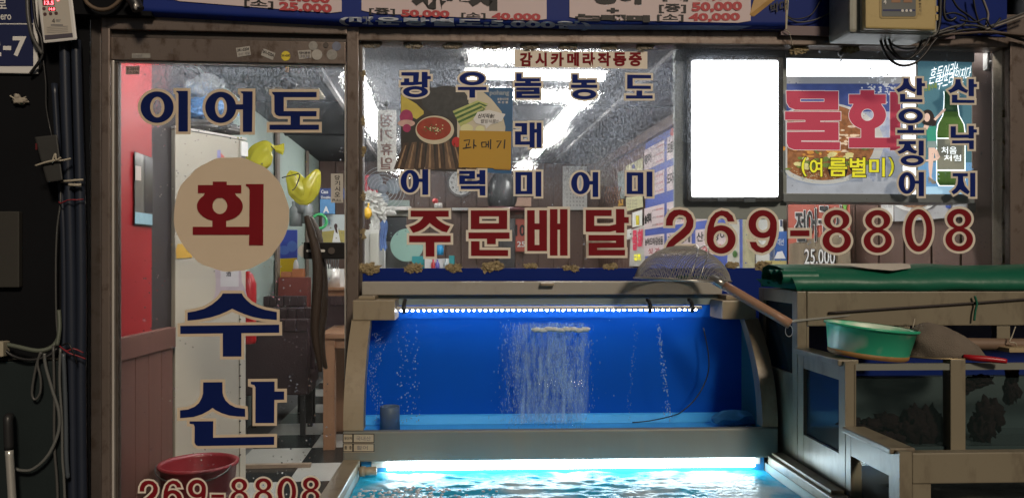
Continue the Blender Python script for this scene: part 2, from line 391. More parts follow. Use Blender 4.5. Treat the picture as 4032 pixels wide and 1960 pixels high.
# ------------------------------------------------------------------ shop front: fascia, beams, posts
struct('wall_above', F, -2.6, 2.6, .0, .12, 2.30, 3.4, BLACK)
fascia = thing('fascia_board', 'dark blue sign board running above the steel beam', 'sign board')
_z = F.px(3075,124,-.035)[2]; box('board', F, F.px(560,0,-.035)[0], F.px(3965,0,-.035)[0], -.035, -.003, _z, 2.6, BLUEP, fascia)
pbox('trim', F, 3075, 118, 3760, 138, -.05, -.036, mat('pinkish_trim', (.16,.11,.12), .5), fascia)
front = thing('shop_front_frame', 'weathered steel frame of the shop front with beam and posts', 'frame')
a = F.px(425, 78, -.02); b = F.px(900, 134, -.02); b = (F.px(1372,134,-.02)[0], 0, b[2])
box('beam', F, a[0], b[0]-.002, -.045, .06, b[2], a[2]+.05, STEEL, front, w=.004)
bm = bmesh.new()
p = [F.px(1372,76,-.03), F.px(4100,100,-.03), F.px(4100,188,-.03), F.px(1372,160,-.03)]
hexa(bm, [F.w(p[3][0],-.03,p[3][2]),F.w(p[2][0],-.03,p[2][2]),F.w(p[2][0],.06,p[2][2]),F.w(p[3][0],.06,p[3][2]),F.w(p[0][0],-.03,p[0][2]+.04),F.w(p[1][0],-.03,p[1][2]+.04),F.w(p[1][0],.06,p[1][2]+.04),F.w(p[0][0],.06,p[0][2]+.04)])
bev(bm, .004); ob('beam', bm, STEEL, front)
box('groove', F, a[0], b[0], -.025, .05, F.px(800,157,-.02)[2], b[2]-.001, STEELD, front)
for x0, x1, v, m in ((357,398,-.02,STEELD),(398,432,-.045,STEEL),(1364,1412,-.04,STEEL),(1412,1428,-.012,STEELD),(3978,4052,-.04,STEEL)):
    u0 = F.px(x0, 600, v)[0]; u1 = F.px(x1, 600, v)[0]
    box('post', F, u0, u1, v, .0 if x0 < 1300 else .06, -.155, 2.45 if x0 < 1300 else F.px(1372,100,v)[2], m, front, w=.004)
u0 = F.px(3955, 600, -.01)[0]
box('edge_strip', F, u0, F.px(3977,600,-.01)[0], -.012, .05, 1.18, F.px(3960,150,0)[2], mat('tan_edge', (.22,.17,.11), .6, dirt=(.08,.05,.02), dscale=30), front)
# ------------------------------------------------------------------ the window
win = thing('shop_window', 'wide wet shop window covered in vinyl letters above blue panel', 'window')
a = F.px(1428, 1058, 0); b = F.px(3960, 150, 0)
bm = bmesh.new(); bx(bm, F, 0, b[0]-a[0], -.003, .003, 0, b[2]-a[2]); bm2 = bm
for v in bm.verts: v.co += Vector(F.w(a[0], 0, a[2]))
ob('glass', bm, GLASSW, win)
box('lower_panel', F, a[0], b[0]+.02, -.008, .03, -.155, F.px(1430,1056,0)[2], BLUEP, win)
box('inner_sill', F, a[0], b[0]-.3, .031, .10, 1.17, 1.185, ALU, win)
def lump(px, py, w, h, i, mm=FOAM):
    bm = bmesh.new(); n = 5 if max(w, h) > 60 else 3
    for k in range(n):
        fx = (k+.5)/n-.5
        c = F.pw(px+(fx*w*.85 if w > h else random.uniform(-.2,.2)*w), py+(fx*h*.85 if h >= w else random.uniform(-.15,.15)*h), -.008)
        r = min(w, h)/1079*(.42+.25*random.random())
        blob(bm, c, r, .75, 3, i*7+k, (1.35, .5, .95), 3.2)
    ob('sealant_lump', bm, mm, win, smooth=False)
i = 0
FOAMT = mat('pale_sealant', (.30,.26,.20), .75, 0, .4, 50, .5, 150, dirt=(.06,.045,.03), dscale=60, damt=.7)
for px, w in ((1462,72),(1625,66),(1780,66),(1935,62),(2085,62),(2235,62),(2395,60),(2540,56)): lump(px, 178+(px-1462)*.006, w, 22, i, FOAMT); i += 1
for px, w in ((3145,50),(3345,44)): lump(px, 197, w, 26, i); i += 1
for px, w in ((1450,62),(1628,54),(1785,62),(1938,56),(2093,60),(2250,60),(2400,62),(2885,44),(3010,40)): lump(px+random.uniform(-6,6), 1058-(px-1450)*.009+random.uniform(-4,6), w*random.uniform(.75,1.1), random.uniform(18,34), i); i += 1
for py in (300,475,600,770,920): lump(1424, py, 16, 46, i); i += 1
for py in (440,560,720,880,1010): lump(3962, py, 16, 58, i); i += 1
# ------------------------------------------------------------------ the door
door = thing('glass_door', 'glass shop door in a steel frame with horn shaped wooden handles', 'door')
du0, du1 = F.px(436, 600, -.02)[0], F.px(1362, 600, -.02)[0]
zt = F.px(900, 250, -.01)[2]
box('head_rail', F, du0, du1, -.03, .012, zt, F.px(900,157,-.03)[2], STEEL, door, w=.003)
box('stile', F, du0, F.px(452,600,-.02)[0], -.026, .012, -.10, zt-.001, ALU, door, w=.003)
box('stile_lip', F, F.px(452,600,-.02)[0]+.001, F.px(463,600,-.02)[0], -.016, .012, -.10, zt-.001, STEELD, door, w=.002)
box('stile', F, F.px(1357,600,-.02)[0], du1, -.026, .012, -.10, zt-.001, ALU, door, w=.003)
ga, gb = F.px(455, 600, 0)[0], F.px(1359, 600, 0)[0]
box('glass', F, ga, gb, -.003, .003, -.10, zt+.01, GLASSD, door)
box('glazing_bead', F, ga, gb, -.02, -.004, zt-.006, zt-.001, ALU, door)
SD = fplane(-.031)
def stk(shape, m, h=.0008): return prnt('sticker', SD, [shape], m, door, h)
GREYP = mat('grey_paper', (.42,.40,.37), .7, 0, .2, 60); OLDP = mat('old_sticker', (.30,.29,.27), .7, 0, .35, 90)
o = stk([(929,190),(983,182),(988,217),(935,226)], GREYP); text('lettering', SD, '241-0204', 934,190,980,202, INK, o, .0014, .03, tilt=-.13); text('lettering', SD, '수산 배달', 938,206,984,218, INKG, o, .0014, .02, tilt=-.13)
o = stk([(1038,192),(1085,210),(1074,238),(1027,218)], GREYP); text('lettering', SD, '241-0204', 1034,204,1078,218, INK, o, .0014, .03, tilt=.4)
o = stk(ell(1125,221,18,19), YEL); text('lettering', SD, '241-6242', 1108,214,1142,224, INK, o, .0014, .03)
o = stk([(1172,200),(1224,197),(1226,228),(1178,235)], GREYP); text('lettering', SD, '대리운전', 1178,204,1222,214, INK, o, .0014, .03); text('lettering', SD, '3838', 1182,216,1220,228, INKG, o, .0014, .03)
for c, r, m in (((1233,181),18,OLDP),((1248,216),21,GREYP),((1325,183),18,mat('blue_sticker',(.16,.18,.25),.6,0,.4,60)),((1307,216),21,OLDP),((1283,178),11,STEELD)): stk(ell(*c, r, r, 20), m)
o = stk(rc(519,211,592,229), OLDP); text('lettering', SD, '인터넷', 524,215,560,226, INKG, o, .0014, .02)
SG = fplane(-.0032)
o = prnt('sticker', SG, [rc(495,262,550,294)], mat('faded_sticker',(.42,.30,.29),.6), door, .0006); text('lettering', SG, '문-고장수리', 499,266,546,279, INK, o, .0012, .03); text('lettering', SG, '010-3286', 499,282,546,291, INK, o, .0012, .02)
o = prnt('sticker', SG, [rc(1303,684,1351,798)], mat('pale_sticker',(.55,.52,.47),.6), door, .0006)
for k, ch in enumerate('당기시오'): text('lettering', SG, ch, 1318,690+k*22,1339,709+k*22, INK, o, .0012, .02)
text('lettering', SG, 'PULL', 1309,783,1345,794, INK, o, .0012, .02)
# lock plate
a = F.px(1196, 1020, -.02); b = F.px(1358, 954, -.02)
lk = box('lock_plate', F, a[0], b[0], -.024, .022, a[2], b[2], mat('black_lock', (.018,.017,.018), .35, .3, .3, 30), door, w=.004)
for x0, x1 in ((1206,1228),(1250,1280)):
    o = prnt('slot', fplane(-.0245), [rrc(x0, 982, x1, 992, 5)], WHITE, lk, .0006)
bm = bmesh.new(); tube(bm, [F.pw(1305,987,-.024), F.pw(1305,987,-.031)], .012, 20, 1); ob('keyhole_boss', bm, STEELD, lk, smooth=False)
bm = bmesh.new(); tube(bm, [F.pw(1200,988,.005), F.pw(1200,988,.02)], .024, 20, 1); ob('keeper', bm, WHITE, lk)
HORN = mat('horn_wood', (.045,.030,.022), .6, 0, .5, 9, .35, 45, stretch=(5,5,.8))
def horn(P, v, k): 
    pts = [F.pw(x, y, v-.02*math.sin(math.pi*t/(len(P)-1))) for t, (x, y) in enumerate(P)]
    bm = bmesh.new(); tube(bm, pts, lambda t: .003+.0155*math.sin(math.pi*min(1, t*.86+.10))**.8, 12, 6)
    ob('pull_handle', bm, HORN, door, smooth=True)
horn([(1207,852),(1224,910),(1246,1000),(1252,1090),(1246,1200),(1240,1300),(1252,1390),(1262,1462)], -.055, 0)
horn([(1222,855),(1250,920),(1262,1000),(1270,1100),(1272,1210),(1262,1320),(1270,1400),(1284,1450)], .05, 1)

# ================================================================== cut-vinyl letters
def glyph(parent, Z, parts, off, m, me, S, name='letter', h=.0012):
    ox, oy, sc = Z; bm = bmesh.new(); bo = bmesh.new(); j = 0
    t = lambda P: [(ox+x/sc, oy+y/sc) for x, y in P]
    for p in parts:
        j += 1; hh = .00003*j
        if p[0] == 'r': q = t(rc(*p[1:])); poly(bm, S, q, h+hh); poly(bo, S, grow(q, off), h-.0007+hh)
        elif p[0] == 'e':
            cx, cy, rx, ry = p[1:5]; ix, iy = p[5:7]; jx, jy = (p[7:9] if len(p) > 7 else (cx, cy))
            O = t(ell(cx,cy,rx,ry,44)); I = t(ell(jx,jy,ix,iy,44)); ring(bm, S, O, I, h+hh)
            O2 = t(ell(cx,cy,rx+off*sc,ry+off*sc,44)); 
            a, b = ix-off*sc, iy-off*sc
            if a > 2 and b > 2: ring(bo, S, O2, t(ell(jx,jy,a,b,44)), h-.0007+hh)
            else: poly(bo, S, O2, h-.0007+hh)
        else: q = t(p); poly(bm, S, q, h+hh); poly(bo, S, grow(q, off), h-.0007+hh)
    o = ob(name, bm, m, parent); 
    ob('outline', bo, me, o); return o
def boxhole(x0,y0,x1,y1,a,b,c,d): return [('r',x0,y0,a,y1),('r',c,y0,x1,y1),('r',a-1,y0,c+1,b),('r',a-1,d,c+1,y1)]
SL = fplane(-.0032)
def word(label): return thing('vinyl_lettering', label, 'lettering', 'cut vinyl words on the shop glass')
Z1 = (530,330,3.22); Z2 = (680,600,2.504); Z3 = (680,1140,4.174); Z4 = (680,1480,4.174)
o = word('navy vinyl shop name of three characters across the top of the glass door')
glyph(o, Z1, [('e',285,298,210,200,90,130,287,298),[(528,92),(675,92),(675,607),(555,607),(555,130),(545,115),(528,105)]], 11, NAVY, TAN, SL)
glyph(o, Z1, [('e',1092,300,197,198,75,130,1095,302),('r',1275,262,1378,328),[(1345,98),(1497,98),(1490,612),(1372,612),(1372,130),(1345,112)]], 11, NAVY, TAN, SL)
glyph(o, Z1, [[(1742,105),(2308,105),(2308,172),(1892,172),(1892,348),(2308,348),(2306,415),(1830,412),(1790,395),(1772,360),(1770,150),(1742,120)],('r',1978,410,2098,522),('r',1710,520,2338,585)], 11, NAVY, TAN, SL)
o = word('dark red vinyl character on a big tan disc on the glass door')
pts = [(x+2.2*math.sin(7*k), y+2.2*math.cos(5*k)) for k, (x, y) in enumerate(ell(911,844,227,225,72))]
prnt('disc', SL, [pts], TAN, o, .0003)
glyph(o, Z2, [('r',395,288,533,330),('r',248,322,677,402),('e',465,532,227,148,72,80,465,527),[(318,400),(612,400),(640,450),(290,450)],('r',390,655,528,740),('r',197,733,760,812),[(722,312),(897,312),(892,915),(752,915),(757,370),(745,342),(722,332)]], .8, DRED, TAN, SL, h=.0022)
o = word('two large navy vinyl characters stacked below the tan disc on the door')
glyph(o, Z3, [[(822,60),(1135,60),(1165,115),(1220,175),(1290,235),(1400,290),(1520,330),(1712,365),(1712,497),(1480,478),(1320,447),(1180,402),(1060,352),(978,312),(900,352),(780,405),(620,455),(430,490),(243,508),(243,375),(380,350),(520,310),(640,245),(730,175),(795,110)],[(123,593),(1750,573),(1752,706),(125,725)],('r',823,712,1130,1097)], 11, NAVY, TAN, SL)
glyph(o, Z4, [[(500,100),(818,97),(820,270),(835,330),(870,400),(940,465),(1030,510),(1190,535),(1193,665),(1060,660),(930,645),(800,605),(700,555),(655,520),(600,560),(480,625),(340,670),(120,688),(120,560),(250,545),(360,500),(430,440),(480,350),(497,280)],
 [(1283,90),(1675,87),(1675,250),(1832,250),(1832,385),(1672,388),(1668,768),(1358,770),(1360,180),(1340,145),(1283,130)],
 [(277,740),(668,737),(665,1008),(1670,990),(1667,1127),(420,1145),(380,1130),(358,1090),(360,830),(345,790),(277,780)]], 11, NAVY, TAN, SL)
# digits on a 0..1 box
D6o = [(785,600),(785,520),(800,400),(850,250),(930,160),(1035,118),(1140,140),(1220,210),(1255,310),(1140,310),(1115,250),(1060,215),(1010,215),(950,260),(915,350),(900,450),(905,600)]
DG = {'2': ((88,105,565,805), [[(92,380),(100,270),(150,170),(230,115),(330,105),(440,125),(520,190),(563,290),(555,400),(500,500),(400,590),(290,670),(230,720),(565,722),(565,805),(88,805),(95,740),(140,650),(230,560),(340,470),(420,390),(445,310),(430,240),(380,205),(310,200),(250,240),(215,300),(210,380)]]),
 '6': ((785,118,1273,852), [('e',1029,612,244,240,122,142,1022,608), D6o]),
 '8': ((305,90,690,670), [('e',497,228,172,138,83,82,497,243),('e',497,507,193,163,102,100,500,498)]),
 '0': ((1418,80,1790,655), [('e',1604,368,186,288,98,212,1610,366)]), '-': ((2195,458,2522,557), [('r',2195,458,2522,557)])}
def digit(parent, ch, x0, y0, x1, y1, off, S=SL):
    k = '6' if ch == '9' else ch
    (a, b, c, d), parts = DG[k]; q = []
    fx, fy = (x1-x0)/(c-a), (y1-y0)/(d-b)
    X = (lambda x: x1-(x-a)*fx) if ch == '9' else (lambda x: x0+(x-a)*fx)
    Y = (lambda y: y1-(y-b)*fy) if ch == '9' else (lambda y: y0+(y-b)*fy)
    for p in parts:
        if p[0] == 'e': q.append(('e', X(p[1]), Y(p[2]), p[3]*fx, p[4]*fy, p[5]*fx, p[6]*fy, X(p[7]), Y(p[8])))
        elif p[0] == 'r': q.append(('r', X(p[1]), Y(p[2]), X(p[3]), Y(p[4])))
        else: q.append([(X(x), Y(y)) for x, y in p])
    glyph(parent, (0,0,1), q, off, DRED, TANL, S, 'digit')
o = word('dark red vinyl phone number along the bottom of the glass door')
for ch, x0, x1, y0 in (('2',549,622,1890),('6',643,717,1889),('9',740,811,1886),('8',907,977,1882),('8',1002,1072,1881),('0',1092,1166,1879),('8',1189,1259,1877)):
    digit(o, ch, x0, y0, x1, y0+110, 7)
digit(o, '-', 832, 1945, 882, 1958, 7)
o = word('dark red vinyl phone number along the bottom of the wide window')
for ch, a, b, c, d, Z in (('2',88,105,565,805,(2600,800,4.293)),('6',785,118,1273,852,(2600,800,4.293)),('9',1490,115,1970,842,(2600,800,4.293)),('-',2195,458,2522,557,(2600,800,4.293)),('8',305,90,690,670,(3150,800,3.435)),('8',862,92,1243,670,(3150,800,3.435)),('0',1418,80,1790,655,(3150,800,3.435)),('8',1968,75,2340,650,(3150,800,3.435))):
    digit(o, ch, Z[0]+a/Z[2], Z[1]+b/Z[2], Z[0]+c/Z[2], Z[1]+d/Z[2], 9.5)
Z6 = (1560,270,4.77); Z7 = (2000,180,4.293); Z15 = (2000,450,3.577); Z8 = (1560,640,4.77); Z9 = (1580,800,5.152); Z10 = (2040,800,5.152); Z13 = (3500,280,5.0075); Z14 = (3500,520,4.4725)
NB = mat('blue_vinyl', (.006,.020,.16), .6, 0, .1, 20, spec=.12)
def nb(o, Z, parts, off=8): glyph(o, Z, parts, off, NB, TANL, SL)
o = word('navy vinyl fish name in the leftmost column of the window, over the food poster')
nb(o, Z6, [[(98,72),(430,72),(425,180),(415,258),(318,258),(320,140),(98,135)],('r',148,188,245,262),[(85,258),(482,250),(482,300),(300,318),(85,318)],('r',480,67,590,360),('r',588,143,650,203),('e',362,438,235,105,118,45)])
nb(o, Z8, [('e',258,352,175,215,62,150,255,352),('r',420,302,495,365),('r',490,128,603,605)])
o = word('navy vinyl fish name in the second column, above and below the yellow note')
nb(o, Z6, [('e',1428,192,242,125,122,62),('r',1158,347,1698,408),('r',1375,405,1483,550)])
nb(o, Z8, [[(1183,155),(1480,155),(1480,305),(1293,308),(1293,345),(1500,345),(1567,328),(1567,400),(1500,408),(1185,408),(1185,245),(1372,243),(1372,217),(1183,215)],('r',1563,143,1675,412),('r',1512,213,1566,277),[(1213,438),(1675,435),(1675,618),(1570,618),(1565,500),(1213,500)]])
o = word('three navy vinyl characters in the third column beside the food poster')
nb(o, Z7, [[(140,470),(232,470),(232,555),(540,555),(540,608),(140,605)],('r',290,600,388,640),('r',113,628,563,688),[(140,708),(535,708),(540,820),(238,822),(238,843),(540,843),(540,888),(140,888),(140,775),(437,772),(437,755),(140,752)]])
nb(o, Z15, [[(100,125),(270,125),(270,290),(182,292),(182,384),(307,382),(307,430),(100,430),(100,243),(192,243),(192,172),(100,170)],('r',305,118,377,470),('r',405,120,472,470),('r',375,210,407,262)])
nb(o, Z15, boxhole(105,812,345,1125,185,860,265,1080)+[('r',390,807,470,1158)])
o = word('navy vinyl fish name in the fourth column, its lower character over the calendar')
nb(o, Z7, [[(1087,488),(1180,488),(1180,577),(1485,577),(1485,633),(1087,633)],('r',1238,628,1335,665),('r',1065,662,1510,718),('e',1292,823,205,88,105,33)])
nb(o, Z15, [('e',1022,970,132,157,45,112,1018,970),('r',1140,940,1195,990),('r',1193,815,1272,1165)])
o = word('navy vinyl fish name in the fifth column, just left of the grey board')
nb(o, Z7, [[(2015,493),(2420,500),(2420,555),(2110,553),(2110,678),(2418,680),(2415,735),(2015,730)],('r',2172,760,2270,845),('r',1995,842,2447,897)])
nb(o, Z15, boxhole(1673,818,1908,1125,1750,865,1827,1080)+[('r',1953,808,2035,1160)])
def san(dx, dy): return [[(x+dx, y+dy) for x, y in P] for P in ([(290,147),(390,147),(392,210),(420,280),(480,335),(542,365),(505,423),(430,390),(345,350),(270,390),(187,423),(145,365),(210,330),(265,275),(288,215)],rc(547,143,653,480),rc(650,240,713,302),[(218,453),(325,453),(325,550),(662,558),(662,615),(220,612)])]
o = word('four navy vinyl characters stacked between the two lit picture boxes')
nb(o, Z13, san(0,0)); nb(o, Z13, [('e',430,888,243,148,130,83),('r',377,1072,482,1168),('r',165,1160,697,1225)])
nb(o, Z14, [('r',172,160,475,217),[(278,213),(378,213),(400,270),(440,310),(503,340),(468,385),(400,365),(325,325),(265,360),(187,388),(150,343),(210,315),(255,275)],('r',525,152,615,417),('e',412,500,205,92,105,37)])
nb(o, Z14, [('e',318,897,147,190,52,130,320,897),('r',455,857,527,910),('r',525,705,618,1130)])
o = word('three navy vinyl characters stacked in front of the lit bottle advertisement')
nb(o, Z13, san(1025,17))
nb(o, Z14, [[(1090,-100),(1180,-100),(1180,50),(1405,45),(1405,105),(1090,105)],('r',1405,-108,1497,115),('r',1495,-46,1550,12),[(1113,150),(1497,147),(1497,303),(1415,303),(1412,197),(1113,200)]])
nb(o, Z14, [('r',1125,725,1390,780),[(1215,776),(1307,776),(1310,860),(1340,950),(1425,1050),(1390,1098),(1320,1060),(1255,1010),(1200,1065),(1140,1098),(1100,1050),(1170,990),(1208,920),(1217,850)],('r',1432,717,1523,1140)])
o = word('dark red vinyl order and delivery words left of the window phone number')
def rd(Z, parts): glyph(o, Z, parts, 9.8, DRED, TANL, SL)
rd(Z9, [('r',190,150,963,275),[(450,270),(695,270),(740,330),(820,390),(900,435),(995,465),(925,592),(830,570),(720,510),(630,445),(578,400),(520,460),(440,525),(350,570),(240,602),(160,478),(270,440),(360,385),(420,325)],('r',160,657,1003,792),('r',495,788,673,1080)])
rd(Z9, boxhole(1410,145,2150,528,1585,268,1978,407)+[('r',1363,593,2197,720),('r',1738,716,1918,832),[(1415,770),(1590,770),(1590,945),(2167,950),(2167,1070),(1415,1068)]])
rd(Z10, [('r',183,142,338,970),('r',430,142,587,970),('r',335,410,432,535),('r',335,845,432,970),('r',645,120,800,1062),('r',850,120,1003,1062),('r',795,412,855,537)])
rd(Z10, [[(1372,135),(1898,135),(1898,260),(1547,260),(1547,455),(1860,455),(1987,425),(1987,555),(1860,580),(1372,580)],('r',1985,118,2157,600),('r',2155,280,2247,403),[(1428,645),(2152,645),(2155,897),(1603,905),(1603,945),(2170,945),(2170,1060),(1430,1060),(1430,803),(1985,797),(1985,762),(1428,760)]])
# camera-warning strip
o = thing('warning_strip', 'tan strip with red camera warning words at the window top', 'sign')
prnt('board', SL, [[(2026,196),(2100,198),(2180,205),(2230,203),(2400,205),(2549,204),(2549,272),(2375,270),(2360,262),(2345,268),(2026,265)]], TANL, o, .0006)
for ch, x0, x1 in zip('감시카메라작동중', (2046,2107,2168,2233,2294,2353,2414,2476), (2096,2153,2220,2280,2343,2405,2466,2527)): text('lettering', SL, ch, x0, 207, x1, 262, DRED, o, .0014, .045)
# ================================================================== posters and lit boxes in the window
def em(name, col, s, var=.15, scale=30): return mat(name, col, .4, 0, var, scale, emit=s)
# food poster on the glass
o = thing('food_poster', 'food poster with a red sauce bowl and dried fish on the window', 'poster')
prnt('sheet', SL, [[(1578,345),(2020,346),(2012,684),(1578,668)]], mat('poster_ground', (.045,.042,.04), .4, 0, .3, 30), o, .0001)
def pp(n, shapes, m, h): return prnt(n, SL, shapes, m, o, h)
pp('print', [[(1890,346),(2020,346),(2014,684),(1800,676),(1990,520),(1985,470),(1960,420)]], mat('poster_blue', (0.034,0.128,0.289), .4, 0, .2, 20), .0002)
pp('print', [[(1790,348),(1885,348),(1935,390),(1975,440),(1990,500),(1985,560),(1940,590),(1800,560),(1800,420)]], mat('poster_plate', (0.680,0.629,0.493), .4, 0, .12, 20), .00026)
pp('print', [ell(1760,400,85,62), ell(1720,395,60,50), ell(1805,430,50,40)], mat('poster_seaweed', (0.051,0.056,0.061), .5, 0, .5, 60), .0004)
pp('print', [[(1579,372),(1610,392),(1640,410),(1668,438),(1668,450),(1640,470),(1610,455),(1579,450)]], mat('poster_yellow', (0.646,0.527,0.102), .4, 0, .2, 30), .00045)
pp('print', [ell(1600,462,26,30), ell(1602,505,16,16)], mat('poster_magenta', (0.425,0.051,0.153), .4, 0, .35, 40), .0005)
pp('print', [ell(1600,486,34,14)], mat('poster_petal', (0.714,0.476,0.425), .4, 0, .3, 40), .00052)
fishd = mat('poster_fish_dark', (.085,.06,.05), .35, 0, .7, 70, stretch=(2.5,1,.7)); fishl = mat('poster_fish_light', (.36,.24,.15), .35, 0, .7, 70, stretch=(2.5,1,.7))
fishm = mat('poster_fish', (0.170,0.116,0.085), .35, 0, .75, 55, stretch=(2.5,1,.7))
for k in range(8):
    x = 1592+k*34; t = (k-3.5)*7
    pp('print', [[(x-10+t*-.3,552+abs(k-4)*3),(x+10+t*-.3,550+abs(k-4)*3),(x+22+t,668),(x-18+t,666)]], fishm if k % 2 else fishd, .0005+.00005*k); pp('print', [[(x-4+t*-.3,560+abs(k-4)*3),(x+1+t*-.3,560+abs(k-4)*3),(x+6+t,662),(x-3+t,662)]], fishl, .0009+.00005*k)
LE = mat('poster_leek', (0.076,0.178,0.051), .4, 0, .6, 50, stretch=(1,1,1)); LY = mat('poster_pale_leek', (0.510,0.561,0.204), .4, 0, .4, 40)
for k in range(7): pp('print', [[(1782+k*4,438+k*8),(1790+k*4,452+k*8),(1918-k*4+6,410+k*7),(1880+k*5,396+k*7)]], LE if k % 2 else LY, .0007+.00005*k)
pp('print', [ell(1712,512,76,56)], mat('poster_bowl', (0.714,0.646,0.493), .35, 0, .15, 20), .0012)
pp('print', [ell(1708,507,68,45)], mat('poster_sauce', (0.374,0.060,0.037), .35, 0, .35, 60), .0013)
gb_ = [ell(1710+random.gauss(0,17), 508+random.gauss(0,8), 3, 2.2, 6) for _ in range(46)]; pp('print', gb_[:26], LE, .0014); pp('print', gb_[26:], mat('poster_sesame', (0.800,0.800,0.510), .4, 0, 0), .0016)
pp('print', [ell(1838,507,25,18), ell(1890,510,18,15)], mat('poster_garlic', (0.800,0.799,0.459), .4, 0, .1, 20), .0011)
pp('print', [ell(1797,560,18,20)], mat('poster_pepper', (0.612,0.034,0.034), .4, 0, .2, 30), .0012)
pp('print', [[(1863,470),(1880,442),(1925,433),(1990,450),(1975,478),(1930,492),(1914,508),(1910,494),(1875,487)]], mat('poster_bubble', (0.800,0.800,0.800), .5, 0, .04, 10), .0018)
text('lettering', SL, '산지직송!', 1882,448,1946,466, INK, o, .0022, .03, skew=.2); text('lettering', SL, '웰빙식품!!', 1892,470,1962,486, INKG, o, .0022, .02, skew=.2)
text('lettering', SL, 'pohang', 1928,356,2005,380, mat('pale_blue_print', (.35,.42,.5), .5, 0, 0), o, .0012, .03); text('lettering', SL, '포항시지정', 1958,386,2002,396, LETW, o, .0012, .02); text('lettering', SL, '특 산 물', 1960,399,2001,408, LETW, o, .0012, .02)
o = thing('paper_note', 'mustard yellow note with black handwriting stuck on the food poster', 'note')
prnt('sheet', SL, [[(1809,514),(2013,518),(2012,663),(1978,663),(1806,659)]], MUST, o, .0030)
prnt('fold', SL, [[(1940,660),(2012,661),(2008,670),(1945,667)]], mat('mustard_shade', (.46,.26,.04), .7), o, .0027)
def stroke(S, P, w):
    out = []; a = []; b = []
    for i, p in enumerate(P):
        d = Vector(P[min(i+1,len(P)-1)])-Vector(P[max(i-1,0)]); n = Vector((-d.y, d.x)).normalized()*w/2
        a.append((p[0]+n.x, p[1]+n.y)); b.append((p[0]-n.x, p[1]-n.y))
    return a+b[::-1]
prnt('handwriting', SL, [stroke(SL, p, 5) for p in ([(1826,554),(1850,551),(1844,573)],[(1838,566),(1835,582)],[(1822,585),(1856,580)],[(1866,549),(1865,586)],[(1865,570),(1876,577)],
  [(1896,561),(1898,580),(1914,579),(1914,560),(1896,561)],[(1914,570),(1922,569)],[(1923,555),(1923,582)],[(1932,549),(1931,588)],[(1955,557),(1974,555),(1958,583)],[(1988,550),(1985,586)])], INK, o, .0036)
# hanging mirrored sign, on its hook inside the glass
o = thing('hanging_sign', 'narrow white hanging sign with mirrored pink characters inside the window', 'sign')
S2 = fplane(.03)
prnt('board', S2, [rc(1486,434,1561,676)], mat('white_board', (.74,.72,.68), .5, 0, .05, 8, transl=.35), o, 0)
fp = mat('faded_red_print', (.42,.24,.22), .6, 0, 0)
for k, ch in enumerate('정기휴일'): text('lettering', S2, ch, 1498,452+k*56,1545,500+k*56, fp, o, .001, .02, mirror=True)
bm = bmesh.new(); blob(bm, F.pw(1523,409,.012), .011, .05, 2, 1, (1,.5,1)); ob('suction_cup', bm, mat('clear_rubber', (.25,.26,.26), .3), o, smooth=True)
tubeo('hook', [F.pw(1523,412,.02), F.pw(1523,428,.026), F.pw(1522,440,.028)], .0018, ALU, o)
# small suction hook at the top right
o = thing('suction_hook', 'small clear suction hook at the window top above the lit strip', 'hook')
bm = bmesh.new(); blob(bm, F.pw(3310,211,.006), .012, .05, 2, 2, (1,.5,1)); ob('cup', bm, MATS['clear_rubber'], o, smooth=True)
tubeo('hook', [F.pw(3311,214,.014), F.pw(3313,228,.016), F.pw(3312,240,.018), F.pw(3306,238,.02)], .0022, ALU, o)
# grey backing board with the blank lit panel
GB = mat('grey_back_board', (.36,.39,.38), .5, 0, .1, 3)
o = thing('backing_board', 'grey board behind the blank lit panel in the window', 'board')
pbox('board', F, 2655, 192, 3098, 862, .05, .062, GB, o, w=.002)
o = thing('lit_panel', 'blank glowing white panel in a rounded black frame', 'light panel')
S3 = fplane(.028)
pbox('housing', F, 2712, 228, 3078, 790, .033, .0485, BLKPL, o)
prnt('screen', S3, [rrc(2722,236,3066,778,8)], mat('white_light_panel', (1,1,1), .4, 0, 0, emit=4.2, ecol=(.97,.985,1.0)), o, .0)
def frameo(name, S, x0, y0, x1, y1, w, m, parent, h=.0, r=14):
    return prnt(name, S, [('ring', rrc(x0,y0,x1,y1,r), rrc(x0+w,y0+w,x1-w,y1-w,max(2,r-8)))], m, parent, h)
fr = bmesh.new(); A = rrc(2706,222,3084,794,16); B = rrc(2723,238,3064,776,8); n = len(A)
rows = [[fr.verts.new(S3(x,y,hh)) for x,y in P] for P, hh in ((A,-.006),(A,.006),(B,.006),(B,-.006))]
for q in range(4):
    for k in range(n): fr.faces.new((rows[q][k], rows[q][(k+1)%n], rows[(q+1)%4][(k+1)%n], rows[(q+1)%4][k]))
ob('frame', fr, BLKPL, o)
for x0, x1, y0, y1 in ((2828,2862,782,793),(2932,2975,774,796)): pbox('clip', F, x0, y0, x1, y1, .018, .024, mat('grey_clip', (.12,.14,.16), .4), o, w=.001)
